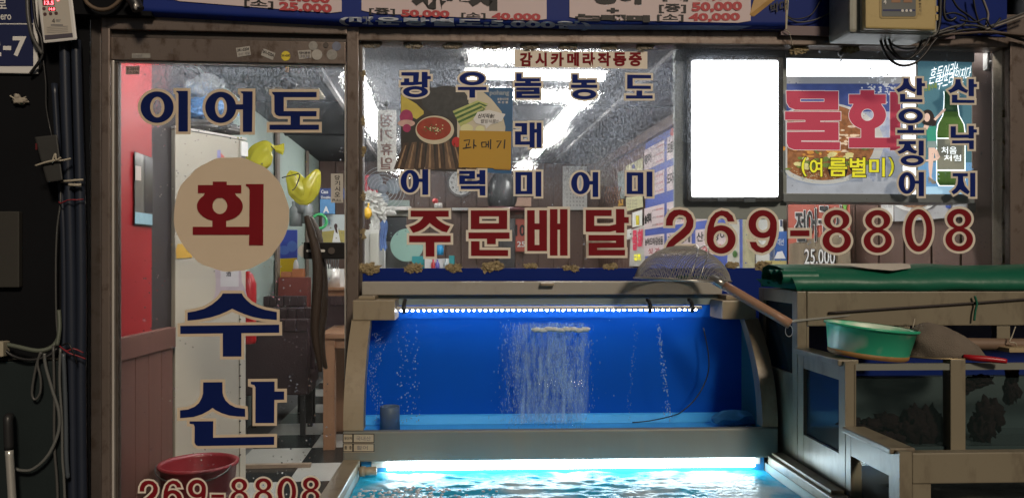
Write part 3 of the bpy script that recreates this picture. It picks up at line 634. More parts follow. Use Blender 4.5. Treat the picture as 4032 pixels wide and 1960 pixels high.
# silver housing of the two picture boxes
o = thing('silver_rail_frame', 'silver rails above and below the two lit picture boxes', 'frame')
pbox('top_rail', F, 3090, 196, 3838, 229, .045, .16, mat('dull_aluminium', (.27,.29,.31), .4, .4, .15, 6), o, w=.002)
pbox('bottom_rail', F, 3085, 766, 3838, 795, .030, .16, MATS['dull_aluminium'], o, w=.002)
o = thing('light_box', 'lit picture box of cold fish soup with red and yellow words', 'light box')
S4 = fplane(.052)
pbox('case', F, 3090, 230, 3608, 765, .0535, .15, ALU, o)
prnt('light_strip', S4, [rc(3088,230,3606,302)], mat('diffuser_light', (1,1,1), .4, 0, .1, 220, emit=2.4, ecol=(.93,.96,1)), o, .0006)
prnt('light_strip', S4, [rc(3556,302,3606,765)], MATS['diffuser_light'], o, .0005)
E = .47
prnt('picture', S4, [rc(3092,302,3555,765)], em('lit_pale_blue', (.42,.45,.52), E, .35, 12), o, .0006)
prnt('picture', S4, [rc(3092,320,3555,440)], em('lit_navy', (.055,.085,.26), E, .5, 18), o, .0008)
prnt('picture', S4, [rc(3092,302,3555,330)], em('lit_haze', (.34,.35,.38), E, .1, 10), o, .001)
spl = [ell(3470+random.gauss(0,40), 345+random.gauss(0,28), random.uniform(1.5,7), random.uniform(1.5,6), 7) for _ in range(70)]
prnt('splash', S4, spl, em('lit_white', (.62,.64,.68), E, .1, 10), o, .0012)
prnt('splash', S4, [ell(3490+random.gauss(0,30), 560+random.gauss(0,90), random.uniform(3,14), random.uniform(3,12), 8) for _ in range(40)], em('lit_ice', (.36,.40,.52), E, .3, 30), o, .0045)
prnt('bowl', S4, [[(max(3093,x), min(764,y)) for x, y in ell(3245,565,235,160)]], em('lit_bowl', (.55,.55,.53), E, .12, 8), o, .008)
prnt('soup', S4, [[(max(3100,x), y) for x, y in ell(3240,560,205,150)]], em('lit_broth', (.30,.12,.045), E, .9, 60), o, .0085)
prnt('soup', S4, [ell(3330+random.gauss(0,45), 545+random.gauss(0,30), random.uniform(5,20), random.uniform(2,6), 8) for _ in range(26)], em('lit_noodle', (.80,.62,.45), E, .3, 60), o, .0088)
prnt('soup', S4, [ell(3240+random.gauss(0,80), 640+random.gauss(0,22), random.uniform(4,22), random.uniform(3,10), 8) for _ in range(34)], em('lit_greens', (.16,.22,.05), E, .8, 60), o, .0102)
prnt('soup', S4, [ell(3240+random.gauss(0,85), 610+random.gauss(0,25), random.uniform(6,20), random.uniform(4,9), 8) for _ in range(20)], em('lit_vegetable', (.75,.30,.06), E, .6, 50), o, .0125)
prnt('soup', S4, [ell(3150+random.gauss(0,18), 640+random.gauss(0,12), 14, 8, 9) for _ in range(5)]+[ell(3300+random.gauss(0,30), 615+random.gauss(0,12), 18, 7, 9) for _ in range(6)], em('lit_egg', (.78,.66,.30), E, .4, 40), o, .0136)
prnt('soup', S4, [ell(3190+random.gauss(0,50), 690+random.gauss(0,12), 2.4, 1.6, 5) for _ in range(60)], em('lit_sesame', (.60,.50,.30), E, .1, 50), o, .0142)
LR = em('lit_red', (.48,.045,.085), E, .08, 6); LO = em('lit_outline', (.75,.68,.68), E, .02, 6)
Z16 = (3060,200,2.086)
glyph(o, Z16, [[(75,330),(190,330),(190,486),(150,485),(100,465),(78,425)],('r',388,333,503,487),('r',188,331,390,395),('r',188,420,390,487)], 2.4, LR, LO, S4, 'lettering', h=.0185)
glyph(o, Z16, [[(65,500),(522,503),(522,572),(355,575),(355,587),(505,588),(505,737),(198,738),(198,748),(517,752),(515,815),(140,812),(95,795),(80,760),(80,668),(390,665),(390,655),(80,652),(80,590),(232,585),(232,570),(65,568)]], 2.4, LR, LO, S4, 'lettering', h=.0185)
glyph(o, Z16, [('r',683,325,797,365),('r',590,360,893,437),('e',742,528,152,120,52,50,742,527),[(630,430),(850,430),(870,470),(612,470)],('r',690,625,803,720),('r',590,715,935,797),('r',928,340,1012,818)], 2.4, LR, LO, S4, 'lettering', h=.0185)
LYE = em('lit_yellow', (.78,.72,.03), .62, .03, 6)
for ch, x0, x1, y0, y1 in (('(',3156,3176,620,694),('여',3188,3238,624,696),('름',3262,3336,622,694),('별',3346,3410,620,698),('미',3422,3484,622,696),(')',3498,3520,620,694)):
    text('lettering', S4, ch, x0-3, y0-3, x1+3, y1+3, INK, o, .0195, .05); text('lettering', S4, ch, x0, y0, x1, y1, LYE, o, .0203, .018)
o = thing('light_box', 'lit blue advertisement box with a green bottle and a woman in green', 'light box')
pbox('case', F, 3612, 230, 3828, 765, .0535, .15, ALU, o)
E2 = .36
prnt('picture', S4, [rc(3614,231,3826,764)], em('lit_teal', (.10,.26,.34), E2, .25, 5), o, .0006)
prnt('picture', S4, [rc(3614,640,3826,764)], em('lit_sky_blue', (.16,.36,.62), E2+.25, .2, 6), o, .0009)
prnt('picture', S4, [rc(3614,735,3826,764)], em('lit_pale_sky', (.42,.66,.85), E2+.35, .1, 6), o, .0012)
NEON = mat('neon_line', (1,1,1), .4, 0, 0, emit=1.5, ecol=(.93,.98,1))
def bott(d): return [(3718-d,360),(3720-d,380),(3718-d,420),(3714-d,455),(3695-d,490),(3690-d,520),(3690-d,715),(3700-d,730+d),(3790+d,730+d),(3798+d,715),(3798+d,520),(3794+d,490),(3775+d,455),(3770+d,420),(3769+d,380),(3770+d,360)]
prnt('neon_outline', S4, [bott(3.6)], NEON, o, .0015)
prnt('bottle', S4, [bott(0)], em('lit_bottle_green', (.09,.20,.035), E2, .8, 10), o, .0020)
prnt('bottle_neck', S4, [[(3719,362),(3769,362),(3770,440),(3718,440)]], em('lit_dark_green', (.03,.09,.04), E2, .4, 20), o, .0024)
prnt('bottle_label', S4, [rc(3693,546,3796,668)], em('lit_label', (.34,.34,.27), E2, .15, 12), o, .0026)
prnt('neon_outline', S4, [rc(3690,543,3798,547), rc(3690,668,3798,674)], NEON, o, .0030)
text('lettering', S4, '처음', 3707,578,3767,606, NEON, o, .0034, .0); text('lettering', S4, '처럼', 3717,610,3784,634, NEON, o, .0034, .0)
text('lettering', S4, '흔들어라!', 3662,254,3768,320, NEON, o, .0034, -.004, tilt=-.28, skew=.2); text('lettering', S4, '부드러워진다', 3694,276,3822,338, NEON, o, .0034, -.004, tilt=-.28, skew=.2)
text('lettering', S4, '흔들수록', 3640,330,3690,356, em('lit_lime', (.33,.42,.05), E2, .1, 20), o, .0034, .02, tilt=-.2)
SKN = em('lit_skin', (.80,.55,.45), E2+.35, .15, 20); HAI = em('lit_hair', (.03,.018,.018), E2, .2, 20); GRN = em('lit_green_dress', (.05,.36,.24), E2+.2, .25, 20); SHO = em('lit_shorts', (.35,.48,.48), E2, .15, 20)
prnt('figure', S4, [ell(3652,464,26,32), [(3660,450),(3690,470),(3684,500),(3650,492)]], HAI, o, .0036)
prnt('figure', S4, [ell(3650,463,12,17), [(3676,470),(3712,432),(3724,428),(3722,436),(3684,476)], [(3640,492),(3658,496),(3652,512),(3634,506)]], SKN, o, .0042)
prnt('figure', S4, [[(3656,500),(3684,496),(3688,555),(3652,556),(3648,520)]], GRN, o, .0046)
prnt('figure', S4, [[(3652,556),(3686,556),(3690,582),(3650,582)]], SHO, o, .0048)
prnt('figure', S4, [[(3656,582),(3682,582),(3674,640),(3668,695),(3674,712),(3662,712),(3656,660)], [(3676,582),(3690,590),(3702,618),(3690,632),(3645,636),(3644,630),(3684,622)]], SKN, o, .0050)
prnt('figure', S4, [[(3654,694),(3668,704),(3688,716),(3686,724),(3670,724),(3662,712),(3660,722),(3657,722)]], LETW, o, .0054)
# ------------------------------------------------------------------ banner slung along the fascia
def bot(x): return 66+min(1, max(0,(x-560)/800))*40+max(0,x-1360)/1740*16
def SB(x, y, h=0):
    yb = bot(x)-24; v = -.078 if y < yb else -.078+.034*min(1.0, ((y-yb)/24)**1.3)
    q = Vector(F.pw(x, y, v)); return (q.x+h*.07, q.y-h, q.z)
ban = thing('price_banner', 'long blue vinyl price banner with pale panels above the shop front', 'banner')
bm = bmesh.new(); top = []; xs = [560+k*(2533/48) for k in range(49)]
rows = 24; grid = []
for x in xs:
    col_ = []
    for r in range(rows+1):
        t = r/rows; y = -160*(1-t)+bot(x)*t
        xx = x+(18*(1-t) if x < 600 else 0)-(0 if x < 3080 else 25*t*0)
        col_.append(bm.verts.new(SB(xx-(15 if x == xs[0] and t < .7 else 0), y)))
    grid.append(col_)
for A, B in zip(grid, grid[1:]):
    for r in range(rows): bm.faces.new((A[r], B[r], B[r+1], A[r+1]))
ob('sheet', bm, BANB, ban, smooth=True)
def pan(P): 
    bmm = bmesh.new(); n = 14
    (x0,y0),(x1,y1) = P
    cols = []
    for k in range(n+1):
        t = k/n; x = x0+(x1-x0)*t; yb = y0+(y1-y0)*t
        e = 9*max(0, 1-min(t,1-t)*22)
        cols.append([bmm.verts.new(SB(x, yy, .003)) for yy in (-150, 0, yb*.5-e, yb-e)])
    for A, B in zip(cols, cols[1:]):
        for r in range(3): bmm.faces.new((A[r], B[r], B[r+1], A[r+1]))
    ob('panel', bmm, PINK, ban)
pan(((660,3),(1346,57))); pan(((1424,52),(2152,86))); pan(((2242,78),(2955,93)))
def bt(s, x0, y0, x1, y1, m, b=.03, tl=.03): text('lettering', SB, s, x0, y0, x1, y1, m, ban, .005, b, tilt=tl)
bt('[소]', 963,3,1078,33, INK, .02, .06); bt('25.000', 1100,14,1308,48, REDI, .05, .05); bt('[중]', 1020,-42,1078,-8, INK); bt('30.000', 1096,-26,1300,10, REDI, .05, .06)
bt('세꼬시', 1620,-60,1958,42, INK, .09, .015); bt('[중]', 1454,34,1556,62, INK, .02, .03); bt('50.000', 1580,42,1770,70, REDI, .05, .02); bt('[소]', 1816,52,1912,76, INK, .02, .02); bt('40.000', 1936,54,2128,82, REDI, .05, .02)
bt('광어', 2330,-45,2525,20, INK, .09, 0); bt('+', 2388,34,2436,54, INK, .06, 0); bt('놀래미', 2264,60,2558,88, INK, .09, .02)
bt('[대]', 2608,-34,2708,8, INK, .02, 0); bt('60,000', 2734,-30,2920,8, REDI, .05, 0); bt('[중]', 2594,18,2700,54, INK, .02, 0); bt('50,000', 2722,10,2920,52, REDI, .05, -.02); bt('[소]', 2586,58,2690,88, INK, .02, 0); bt('40,000', 2710,54,2912,90, REDI, .05, -.01)
bt('(매운탕별도:5,000원)', 1336,76,2326,113, mat('pale_blue_letter', (.44,.48,.56), .5, 0, 0), .04, .022)
prnt('tail_print', SB, [[(2985,-60),(3100,-60),(3098,122),(2915,120),(2950,60)]], mat('banner_orange', (.50,.30,.10), .5, 0, .6, 9), ban, .004)
prnt('tail_print', SB, [[(3040,-60),(3108,-60),(3096,122),(2990,121)]], mat('banner_pale', (.55,.53,.42), .5, 0, .5, 9), ban, .005)
text('lettering', SB, '박대', 3030,8,3098,50, INK, ban, .007, .02, tilt=-.25)
prnt('lower_band', SB, [[(2230,98),(2960,104),(2900,121),(2240,118)]], mat('banner_light_blue', (.19,.26,.48), .5, 0, .25, 6), ban, .003)
tubeo('tie_string', [F.pw(3088,118,-.06), F.pw(3106,130,-.06), F.pw(3114,150,-.055), F.pw(3122,182,-.05)], .0016, mat('pale_string', (.45,.40,.32), .8), ban)
# ------------------------------------------------------------------ cream control box and the cables round it
cb = thing('control_box', 'cream metal control box with a display window under the blue fascia', 'control box')
pbox('housing', F, 3345, -190, 3690, 128, -.20, -.05, BOXG, cb, w=.012)
pbox('rim', F, 3392, -190, 3690, 122, -.215, -.2005, BOXG, cb, w=.006)
pbox('lid', F, 3408, -190, 3686, 112, -.24, -.2155, BOXC, cb, w=.006)
SC1 = fplane(-.2405)
wn = prnt('window_frame', SC1, [rrc(3464,-80,3614,73,8)], mat('cream_shadow', (.40,.30,.12), .5), cb, .0010)
prnt('window', SC1, [rrc(3472,-80,3606,66,6)], mat('grey_display', (.17,.18,.18), .3, 0, .1, 10), wn, .0018); prnt('stripe', SC1, [rc(3476,38,3604,45)], mat('navy_stripe', (.02,.03,.12), .4), wn, .0026)
prnt('button', SC1, [ell(3554,43,5.5,5.5,12), ell(3570,43,5.5,5.5,12), ell(3586,43,5.5,5.5,12)], LETW, wn, .0034)
prnt('lamp', SC1, [rc(3510,-10,3545,11), rc(3558,-10,3592,11)], mat('amber_display', (.34,.17,.09), .4), wn, .0026); text('lettering', SC1, '4', 3478,-2,3491,18, LETW, wn, .0034, .01)
nm = prnt('name_plate', SC1, [rrc(3614,-40,3630,56,3)], mat('cream_plate', (.46,.35,.15), .5), cb, .0010)
for k, ch in enumerate('도하전기기'): text('lettering', SC1, ch, 3617,-14+k*13,3627,-4+k*13, INK, nm, .0018, .01)
for y in (25, 58): pbox('hinge', F, 3686, y, 3694, y+22, -.235, -.2, BOXC, cb)
# cables: every one a thing
def cable(name, P, r, m, label, v=None):
    pts = [F.pw(p[0], p[1], p[2] if len(p) > 2 else v) for p in P]
    return tubeo(name, pts, r, m, None, 6, 5, label=label, cat='cable', group='cables hanging on the shop front')
cable('loose_cable', [(3465,130),(3470,170),(3495,225),(3545,258),(3600,250),(3640,215),(3668,175),(3690,150)], .0048, CABLE, 'lowest black cable loop hanging below the cream control box', -.11)
cable('loose_cable', [(3480,132),(3490,180),(3520,218),(3560,232),(3600,222),(3640,185),(3660,150)], .0042, CABLE, 'second black cable loop under the cream control box', -.12)
cable('loose_cable', [(3495,132),(3512,190),(3545,228),(3585,230),(3612,200),(3630,160)], .0042, CABLE, 'inner black cable loop under the cream control box', -.13)
cable('loose_cable', [(3472,132),(3520,180),(3580,195),(3640,170),(3690,135),(3760,118)], .0040, CABG, 'grey cable sagging from the control box to the right', -.09)
cable('loose_cable', [(3690,150),(3780,122),(3870,118),(3960,138),(4060,168)], .0055, CABLE, 'thick black cable running right along the beam', -.06)
cable('loose_cable', [(3690,128),(3760,105),(3840,102),(3930,128),(4060,150)], .0045, CABG, 'grey cable running right along the beam', -.07)
cable('loose_cable', [(3700,140),(3800,132),(3900,128),(4060,142)], .0050, mat('brown_cable', (.10,.07,.055), .5), 'brown cable lying on the beam beside the control box', -.08)
cable('loose_cable', [(3880,112),(3940,88),(4000,65),(4060,42)], .0045, CABG, 'upper grey cable rising to the right edge', -.07)
cable('loose_cable', [(3880,118),(3945,96),(4005,75),(4060,55)], .0045, mat('pale_cable', (.22,.20,.18), .5), 'paler cable rising to the right edge below the grey one', -.075)
cable('loose_cable', [(3742,-20),(3770,30),(3810,60),(3850,90),(3885,115)], .0038, CABLE, 'black wire slanting across the blue board to the tie', -.07)
cable('loose_cable', [(3830,-20),(3838,30),(3848,70),(3855,90)], .0034, CABLE, 'thin black wire hanging straight on the blue board', -.065)
cable('loose_cable', [(3862,-20),(3880,25),(3890,60),(3884,95),(3878,108)], .0046, mat('pale_cable', (.22,.20,.18), .5), 'pale wire curving down the blue board', -.07)
cable('loose_cable', [(3712,60),(3755,52),(3795,66),(3806,82),(3790,98),(3762,112)], .0036, CABLE, 'black wire looped over on the blue board', -.075)
cable('loose_cable', [(3720,-20),(3716,40),(3724,75),(3745,82),(3764,70)], .0055, CABLE, 'black wire bundle dropping beside the control box', -.08)
cable('loose_cable', [(3702,-20),(3700,60),(3694,110),(3680,140),(3650,150)], .0075, CABLE, 'thick black bundle along the right side of the control box', -.10)
cable('loose_cable', [(3780,80),(3840,88),(3880,75),(3905,108),(3940,72)], .0034, CABLE, 'black wire with a sharp kink beside the cable tie', -.08)
cable('loose_cable', [(3080,38),(3120,75),(3190,62),(3230,5),(3250,-20)], .0022, CABLE, 'thin dark wire drooping left of the control box', -.05)
cable('loose_cable', [(3085,60),(3140,88),(3220,75),(3300,30),(3340,-20)], .0026, CABG, 'thin grey wire drooping left of the control box', -.05)
cable('pull_cord', [(3935,278),(3915,380),(3880,520),(3868,590),(3862,610)], .0016, CABLE, 'thin black cord hanging from the white socket', .1)
o = thing('wall_socket', 'small white socket on the plank wall at the upper right corner', 'socket')
pbox('body', F, 3888, 206, 3922, 274, .07, .10, WHITE, o, w=.003); bm = bmesh.new(); blob(bm, F.pw(3902,245,.068), .008, .05, 2, 3); ob('button', bm, WHITE, o, smooth=True)
struct('wall_outside_right', F, F.px(4052,600,-.04)[0]+.003, 6.0, -.02, .30, -.16, 3.4, BLACK)
# ------------------------------------------------------------------ dark wall on the left with its clutter
struct('wall_outside', F, -2.9, F.px(356,600,-.02)[0]-.003, -.02, .012, -.16, 3.4, BLACK)
o = thing('address_sign', 'navy address plate with white border cut by the left edge', 'sign')
pbox('plate', F, -260, -120, 148, 284, -.032, -.0205, LETW, o, w=.004)
SA = fplane(-.0325); NVP = mat('navy_plate', (.014,.020,.075), .4, 0, .08, 6)
prnt('field', SA, [rc(-250,-110,131,92)], NVP, o, .0006); prnt('field', SA, [rc(-250,97,131,261)], NVP, o, .0006)
text('lettering', SA, '로', -12,0,26,36, LETW, o, .0012, .02); text('lettering', SA, 'ero', 2,58,44,79, LETW, o, .0012, .015); text('lettering', SA, '2', -42,150,5,222, LETW, o, .0012, .03); text('lettering', SA, '-', 12,182,44,198, LETW, o, .0012, .03); text('lettering', SA, '7', 50,144,104,223, LETW, o, .0012, .03)
o = thing('temperature_controller', 'white temperature controller with red digits hanging tilted on the dark wall', 'controller')
P = [(138,-60),(280,-60),(305,158),(172,172)]
bm = bmesh.new(); A = [F.pw(x,y,-.10) for x,y in P]; B = [F.pw(x,y,-.05) for x,y in P]
hexa(bm, A+B); bev(bm, .006); ob('housing', bm, WHITE, o)
SK = fplane(-.1006)
def Tt(P): return [(x, y) for x, y in P]
fc = prnt('face', SK, [[(158,-60),(262,-60),(286,145),(176,156)]], mat('pale_face', (.50,.46,.40), .5, 0, .05, 9), o, .0008)
prnt('footer', SK, [[(175,140),(285,131),(287,146),(177,157)]], mat('dark_footer', (.08,.07,.09), .5), fc, .0014)
LED = mat('red_led', (.9,.05,.06), .5, 0, 0, emit=5.0, ecol=(1,.10,.12)); LEDD = mat('dark_red_window', (.10,.01,.012), .4)
prnt('display', SK, [[(166,2),(213,0),(215,22),(169,24)], [(188,29),(218,28),(219,44),(190,45)]], LEDD, fc, .0014)
text('digits', SK, '13.5', 174,4,211,20, LED, fc, .0022, .03); text('digits', SK, '14.0', 193,31,216,42, LED, fc, .0022, .02)
prnt('lamp', SK, [ell(228,1,4,4,10)], LED, fc, .0022)
prnt('button', SK, [ell(177,57,7,7,14), ell(199,55,7,7,14), ell(221,53,7,7,14), ell(173,35,7,7,14)], mat('brown_button', (.10,.05,.05), .4), fc, .0016)
text('lettering', SK, '4', 204,74,216,92, INK, fc, .0016, .0); prnt('lettering', SK, [rc(220,78,240,81), rc(220,84,236,86), rc(200,97,248,102)], INKG, fc, .0016)
prnt('lettering', SK, [[(184,108+7*k),(268,103+7*k),(268,105+7*k),(184,110+7*k)] for k in range(4)], mat('faint_ink', (.33,.30,.27), .6), fc, .0016)
HOSE = mat('blue_black_hose', (.020,.026,.042), .38, 0, .15, 12)
for k, (P, r, lb, m) in enumerate((
 ([(108,-30,-.05),(112,70,-.06),(130,150,-.06),(168,215,-.05)], .007, 'grey cable hanging over the address plate', CABG),
 ([(128,-30,-.04),(140,90,-.045),(162,150,-.05),(168,215,-.05),(150,250,-.05),(120,290,-.04)], .005, 'black cable beside the address plate', CABLE),
 ([(300,160,-.05),(310,500,-.05),(318,800,-.05),(322,1200,-.05),(320,1500,-.05),(325,1960,-.05),(325,2100,-.05)], .017, 'thick dark hose nearest the door frame', HOSE),
 ([(255,170,-.05),(262,450,-.05),(275,800,-.05),(282,1100,-.05),(285,1500,-.05),(292,2100,-.05)], .018, 'middle dark hose running down the black wall', HOSE),
 ([(215,330,-.04),(232,620,-.04),(250,880,-.045),(255,1200,-.045),(252,1420,-.05),(262,1750,-.05),(262,2100,-.05)], .011, 'left dark hose running down behind the adapter', HOSE),
 ([(167,215,-.04),(180,320,-.04),(182,420,-.04),(196,500,-.04),(205,540,-.05)], .0035, 'thin black wire down to the adapter', CABLE),
 ([(238,730,-.05),(238,800,-.06),(225,900,-.06),(220,1050,-.06),(222,1250,-.06),(230,1340,-.06)], .003, 'thin grey wire below the adapter', CABG),
 ([(0,1350,-.09),(60,1362,-.09),(150,1380,-.09),(205,1365,-.08),(232,1330,-.07)], .008, 'pale green cable sagging from the left edge', mat('pale_green_cable', (.10,.115,.09), .5)),
 ([(0,1360,-.10),(50,1400,-.10),(120,1416,-.10),(190,1400,-.09),(225,1370,-.08)], .006, 'black cable sagging below the pale green one', CABLE),
 ([(165,1385,-.10),(145,1430,-.10),(126,1540,-.10),(138,1572,-.10),(158,1545,-.10),(160,1490,-.10),(148,1430,-.10),(160,1385,-.10)], .0042, 'grey cable hanging in a long loop', CABG),
 ([(175,1390,-.10),(180,1440,-.10),(205,1530,-.10),(232,1620,-.10),(230,1700,-.10),(190,1790,-.11),(130,1845,-.11),(80,1850,-.11),(55,1840,-.11)], .0055, 'long grey cable curving down to the silver tube', mat('light_grey_cable', (.12,.125,.12), .4)),
 ([(238,1370,-.09),(235,1500,-.09),(244,1650,-.09),(246,1800,-.09),(252,1880,-.09),(256,1990,-.09)], .0045, 'straight grey cable beside the hoses', mat('light_grey_cable', (.12,.125,.12), .4)),
 ([(210,1360,-.09),(214,1550,-.09),(214,1750,-.09),(224,1880,-.09),(228,1990,-.09)], .0045, 'straight dark cable left of the grey one', CABG),
 ([(250,1390,-.095),(255,1500,-.095),(260,1650,-.095),(262,1800,-.095),(268,1880,-.09)], .007, 'pale blue grey conduit down the black wall', mat('blue_grey_conduit', (.07,.085,.10), .4)),
 ([(225,1360,-.09),(235,1290,-.08),(232,1220,-.07)], .007, 'short pale cable end above the cable knot', MATS['pale_green_cable']),
)):
    cable('wall_cable', P, r, m, lb)
def knot(name, P, r, m, label, cat): 
    return tubeo(name, [F.pw(*p) for p in P], r, m, None, 6, 4, label=label, cat=cat)
TIEW = mat('pale_tie', (.42,.38,.30), .6)
o = thing('power_adapter', 'black power adapter strapped to the hoses', 'adapter')
bm = bmesh.new(); P = [(135,540),(225,530),(248,710),(185,720)]; hexa(bm, [F.pw(x,y,-.11) for x,y in P]+[F.pw(x,y,-.055) for x,y in P]); bev(bm, .005); ob('case', bm, mat('adapter_black', (.030,.030,.028), .55, 0, .2, 30), o)
tubeo('strap', [F.pw(140,653,-.113), F.pw(180,640,-.12), F.pw(215,632,-.12), F.pw(245,632,-.115), F.pw(278,625,-.09)], .0035, TIEW, o); tubeo('strap', [F.pw(205,640,-.12), F.pw(218,605,-.122), F.pw(222,630,-.122), F.pw(240,620,-.122)], .0032, TIEW, o)
pbox('lamp', F, 139, 565, 146, 590, -.1125, -.11, LEDD, o)
knot('cable_tie', [(240,716,-.075),(285,711,-.085),(328,708,-.08)], .004, TIEW, 'upper pale tie round the dark hoses', 'cable tie')
knot('cable_tie', [(272,728,-.08),(300,729,-.085),(320,728,-.08)], .0055, TIEW, 'lower stubby tie round the dark hoses', 'cable tie')
knot('red_wire', [(232,795,-.07),(240,800,-.08),(268,788,-.085),(300,787,-.085),(328,785,-.075)], .0024, mat('red_wire', (.22,.02,.03), .5), 'thin red wire tied round the dark hoses', 'wire')
knot('red_wire', [(235,1362,-.09),(262,1380,-.10),(290,1372,-.10),(328,1388,-.09)], .0026, MATS['red_wire'], 'upper red wire end in the cable knot', 'wire')
knot('red_wire', [(238,1365,-.09),(270,1388,-.105),(300,1398,-.10),(337,1412,-.09)], .0026, MATS['red_wire'], 'lower red wire end in the cable knot', 'wire')
knot('black_wire', [(248,1358,-.09),(268,1350,-.10),(282,1372,-.105),(296,1405,-.10),(302,1430,-.09)], .0028, CABLE, 'black wire end sticking out of the cable knot', 'wire')
o = thing('knotted_clip', 'pale knotted string clip on the black wall below the address plate', 'clip')
bm = bmesh.new(); blob(bm, F.pw(78,398,-.03), .020, .7, 3, 4, (1.2,.5,.6), 3); blob(bm, F.pw(66,382,-.03), .011, .5, 2, 6, (1,.6,1)); ob('knot', bm, mat('pale_cord', (.36,.32,.26), .8, 0, .3, 60), o, smooth=True)
tubeo('end', [F.pw(40,378,-.03), F.pw(55,388,-.035), F.pw(64,395,-.03)], .003, TIEW, o)
o = thing('meter_panel', 'dull brown panel at the left edge of the black wall', 'panel')
pbox('cover', F, -160, 832, 75, 1132, -.045, -.0205, mat('brown_grey_panel', (.030,.028,.023), .7, 0, .1, 12), o, w=.004)
o = thing('dark_cabinet', 'dark green cabinet at the bottom left under the cables', 'cabinet')
pbox('body', F, -420, 1420, 258, 2150, -.075, -.0205, DGREEN, o, w=.004); pbox('edge', F, -420, 1414, 245, 1421, -.078, -.0205, mat('cabinet_edge', (.09,.085,.07), .5), o)
o = thing('silver_tube', 'silver tube with a black bent end leaning at the bottom left', 'tube')
tubeo('pipe', [F.pw(36,1765,-.14), F.pw(48,1960,-.14), F.pw(55,2100,-.14)], .0125, mat('satin_silver', (.66,.65,.60), .28, .6, .1, 9), o, 14)
tubeo('grip', [F.pw(38,1640,-.10), F.pw(33,1642,-.13), F.pw(32,1660,-.14), F.pw(36,1768,-.14)], .0145, BLKPL, o, 14)
o = thing('corner_bracket', 'pale bracket end at the left edge beside the sagging cables', 'bracket')
pbox('body', F, -60, 1345, 12, 1405, -.12, -.078, mat('pale_bracket', (.38,.34,.25), .6), o, w=.004)
o = thing('coiled_cable', 'dark hose coil with a shiny end at the top left corner of the fascia', 'cable')
tubeo('coil', [F.pw(330,-20,-.09), F.pw(345,15,-.10), F.pw(385,38,-.10), F.pw(430,35,-.10), F.pw(470,5,-.10), F.pw(490,-30,-.10)], .007, mat('brown_hose', (.13,.09,.06), .5), o)
tubeo('sleeve', [F.pw(500,-30,-.12), F.pw(530,10,-.13), F.pw(545,40,-.13)], .02, BLKPL, o, 12); bm = bmesh.new(); blob(bm, F.pw(534,26,-.15), .008, .2, 2, 9, (.7,.7,1.6)); ob('metal_end', bm, ALU, o, smooth=True)
struct('eave', F, F.px(240,0,-.02)[0], F.px(620,0,-.02)[0], -.075, -.001, F.px(500,70,-.05)[2], 3.0, BLACK)
# ================================================================== centre tank with the curved front
vb, vt, vf = -.065, -.19, -.37
uL = T.px(1350,1700,vf)[0]; uR = T.px(3066,1780,vf)[0]
zl0, zl1, zt0, zt1 = .618, .716, 1.052, 1.117
def curve_v(z): 
    t = max(0.0, min(1.0, (z-zl1)/(zt0-zl1))); return vf+.012+(vt-vf-.012)*t**2.1
ct = thing('curved_fish_tank', 'beige framed fish tank with bowed front glass and lit blue water', 'fish tank')
NZ = 18; zs = [zl1+(zt0-zl1)*k/NZ for k in range(NZ+1)]
def curved_strip(u0, u1, thick, out=0.0):
    bm = bmesh.new(); R = []
    for z in zs:
        v = curve_v(z)-out; R.append([bm.verts.new(T.w(*p)) for p in ((u0,v,z),(u1,v,z),(u1,v+thick,z),(u0,v+thick,z))])
    for A, B in zip(R, R[1:]):
        for k in range(4): bm.faces.new((A[k], A[(k+1)%4], B[(k+1)%4], B[k]))
    bm.faces.new(R[0]); bm.faces.new(R[-1]); return bm
ob('corner_post', curved_strip(uL, uL+.063, .05, .006), BEIGE, ct); ob('corner_post', curved_strip(uR-.050, uR, .05, .006), BEIGE, ct)
ob('front_glass', curved_strip(uL+.060, uR-.047, .006), GLASST, ct, smooth=True)
box('ledge', T, uL, uR, vf, vf+.028, zl0, zl1-.002, BEIGES, ct, w=.006); box('base_slab', T, uL+.001, uR-.001, vf+.029, vb, zl0+.001, zl0+.05, BEIGES, ct)
LB = mat('pale_blue_floor', (.07,.40,.80), .45, 0, .2, 6)
def side_prof(u, t, m):
    bm = bmesh.new(); pr = [(vb, zl0+.051), (vf+.03, zl0+.051)]+[(curve_v(z)+.03, z) for z in zs]+[(vb, zt0)]
    A = [bm.verts.new(T.w(u, v, z)) for v, z in pr]; B = [bm.verts.new(T.w(u+t, v, z)) for v, z in pr]
    bm.faces.new(A); bm.faces.new(B[::-1]); n = len(A)
    for k in range(n): bm.faces.new((A[k], A[(k+1)%n], B[(k+1)%n], B[k]))
    ob('side_panel', bm, m, ct)
side_prof(uL+.002, .012, LB); side_prof(uR-.014, .004, mat('teal_side', (.05,.19,.25), .4, 0, .2, 6, transl=.45))
BLT = mat('blue_tank_back', (.003,.085,.46), .6, 0, .1, 4, spec=.1)
box('back_panel', T, uL+.014, uR-.014, vb-.006, vb, zl0+.051, 1.128, BLT, ct)
box('floor_panel', T, uL+.014, uR-.014, vf+.03, vb-.007, zl0+.051, zl0+.06, LB, ct)
bm = bmesh.new()                                                     # the slanted step along the foot of the back
P = [(vb-.007,.706),(vb-.02,.703),(vb-.05,.679),(vb-.007,.679)]
A = [bm.verts.new(T.w(uL+.016,v,z)) for v,z in P]; B = [bm.verts.new(T.w(uR-.016,v,z)) for v,z in P]
bm.faces.new(A); bm.faces.new(B[::-1])
for k in range(4): bm.faces.new((A[k], A[(k+1)%4], B[(k+1)%4], B[k]))
ob('back_step', bm, LB, ct)
ue = T.px(1425,1130,vb-.03)[0]; uf = T.px(2842,1130,vb-.03)[0]
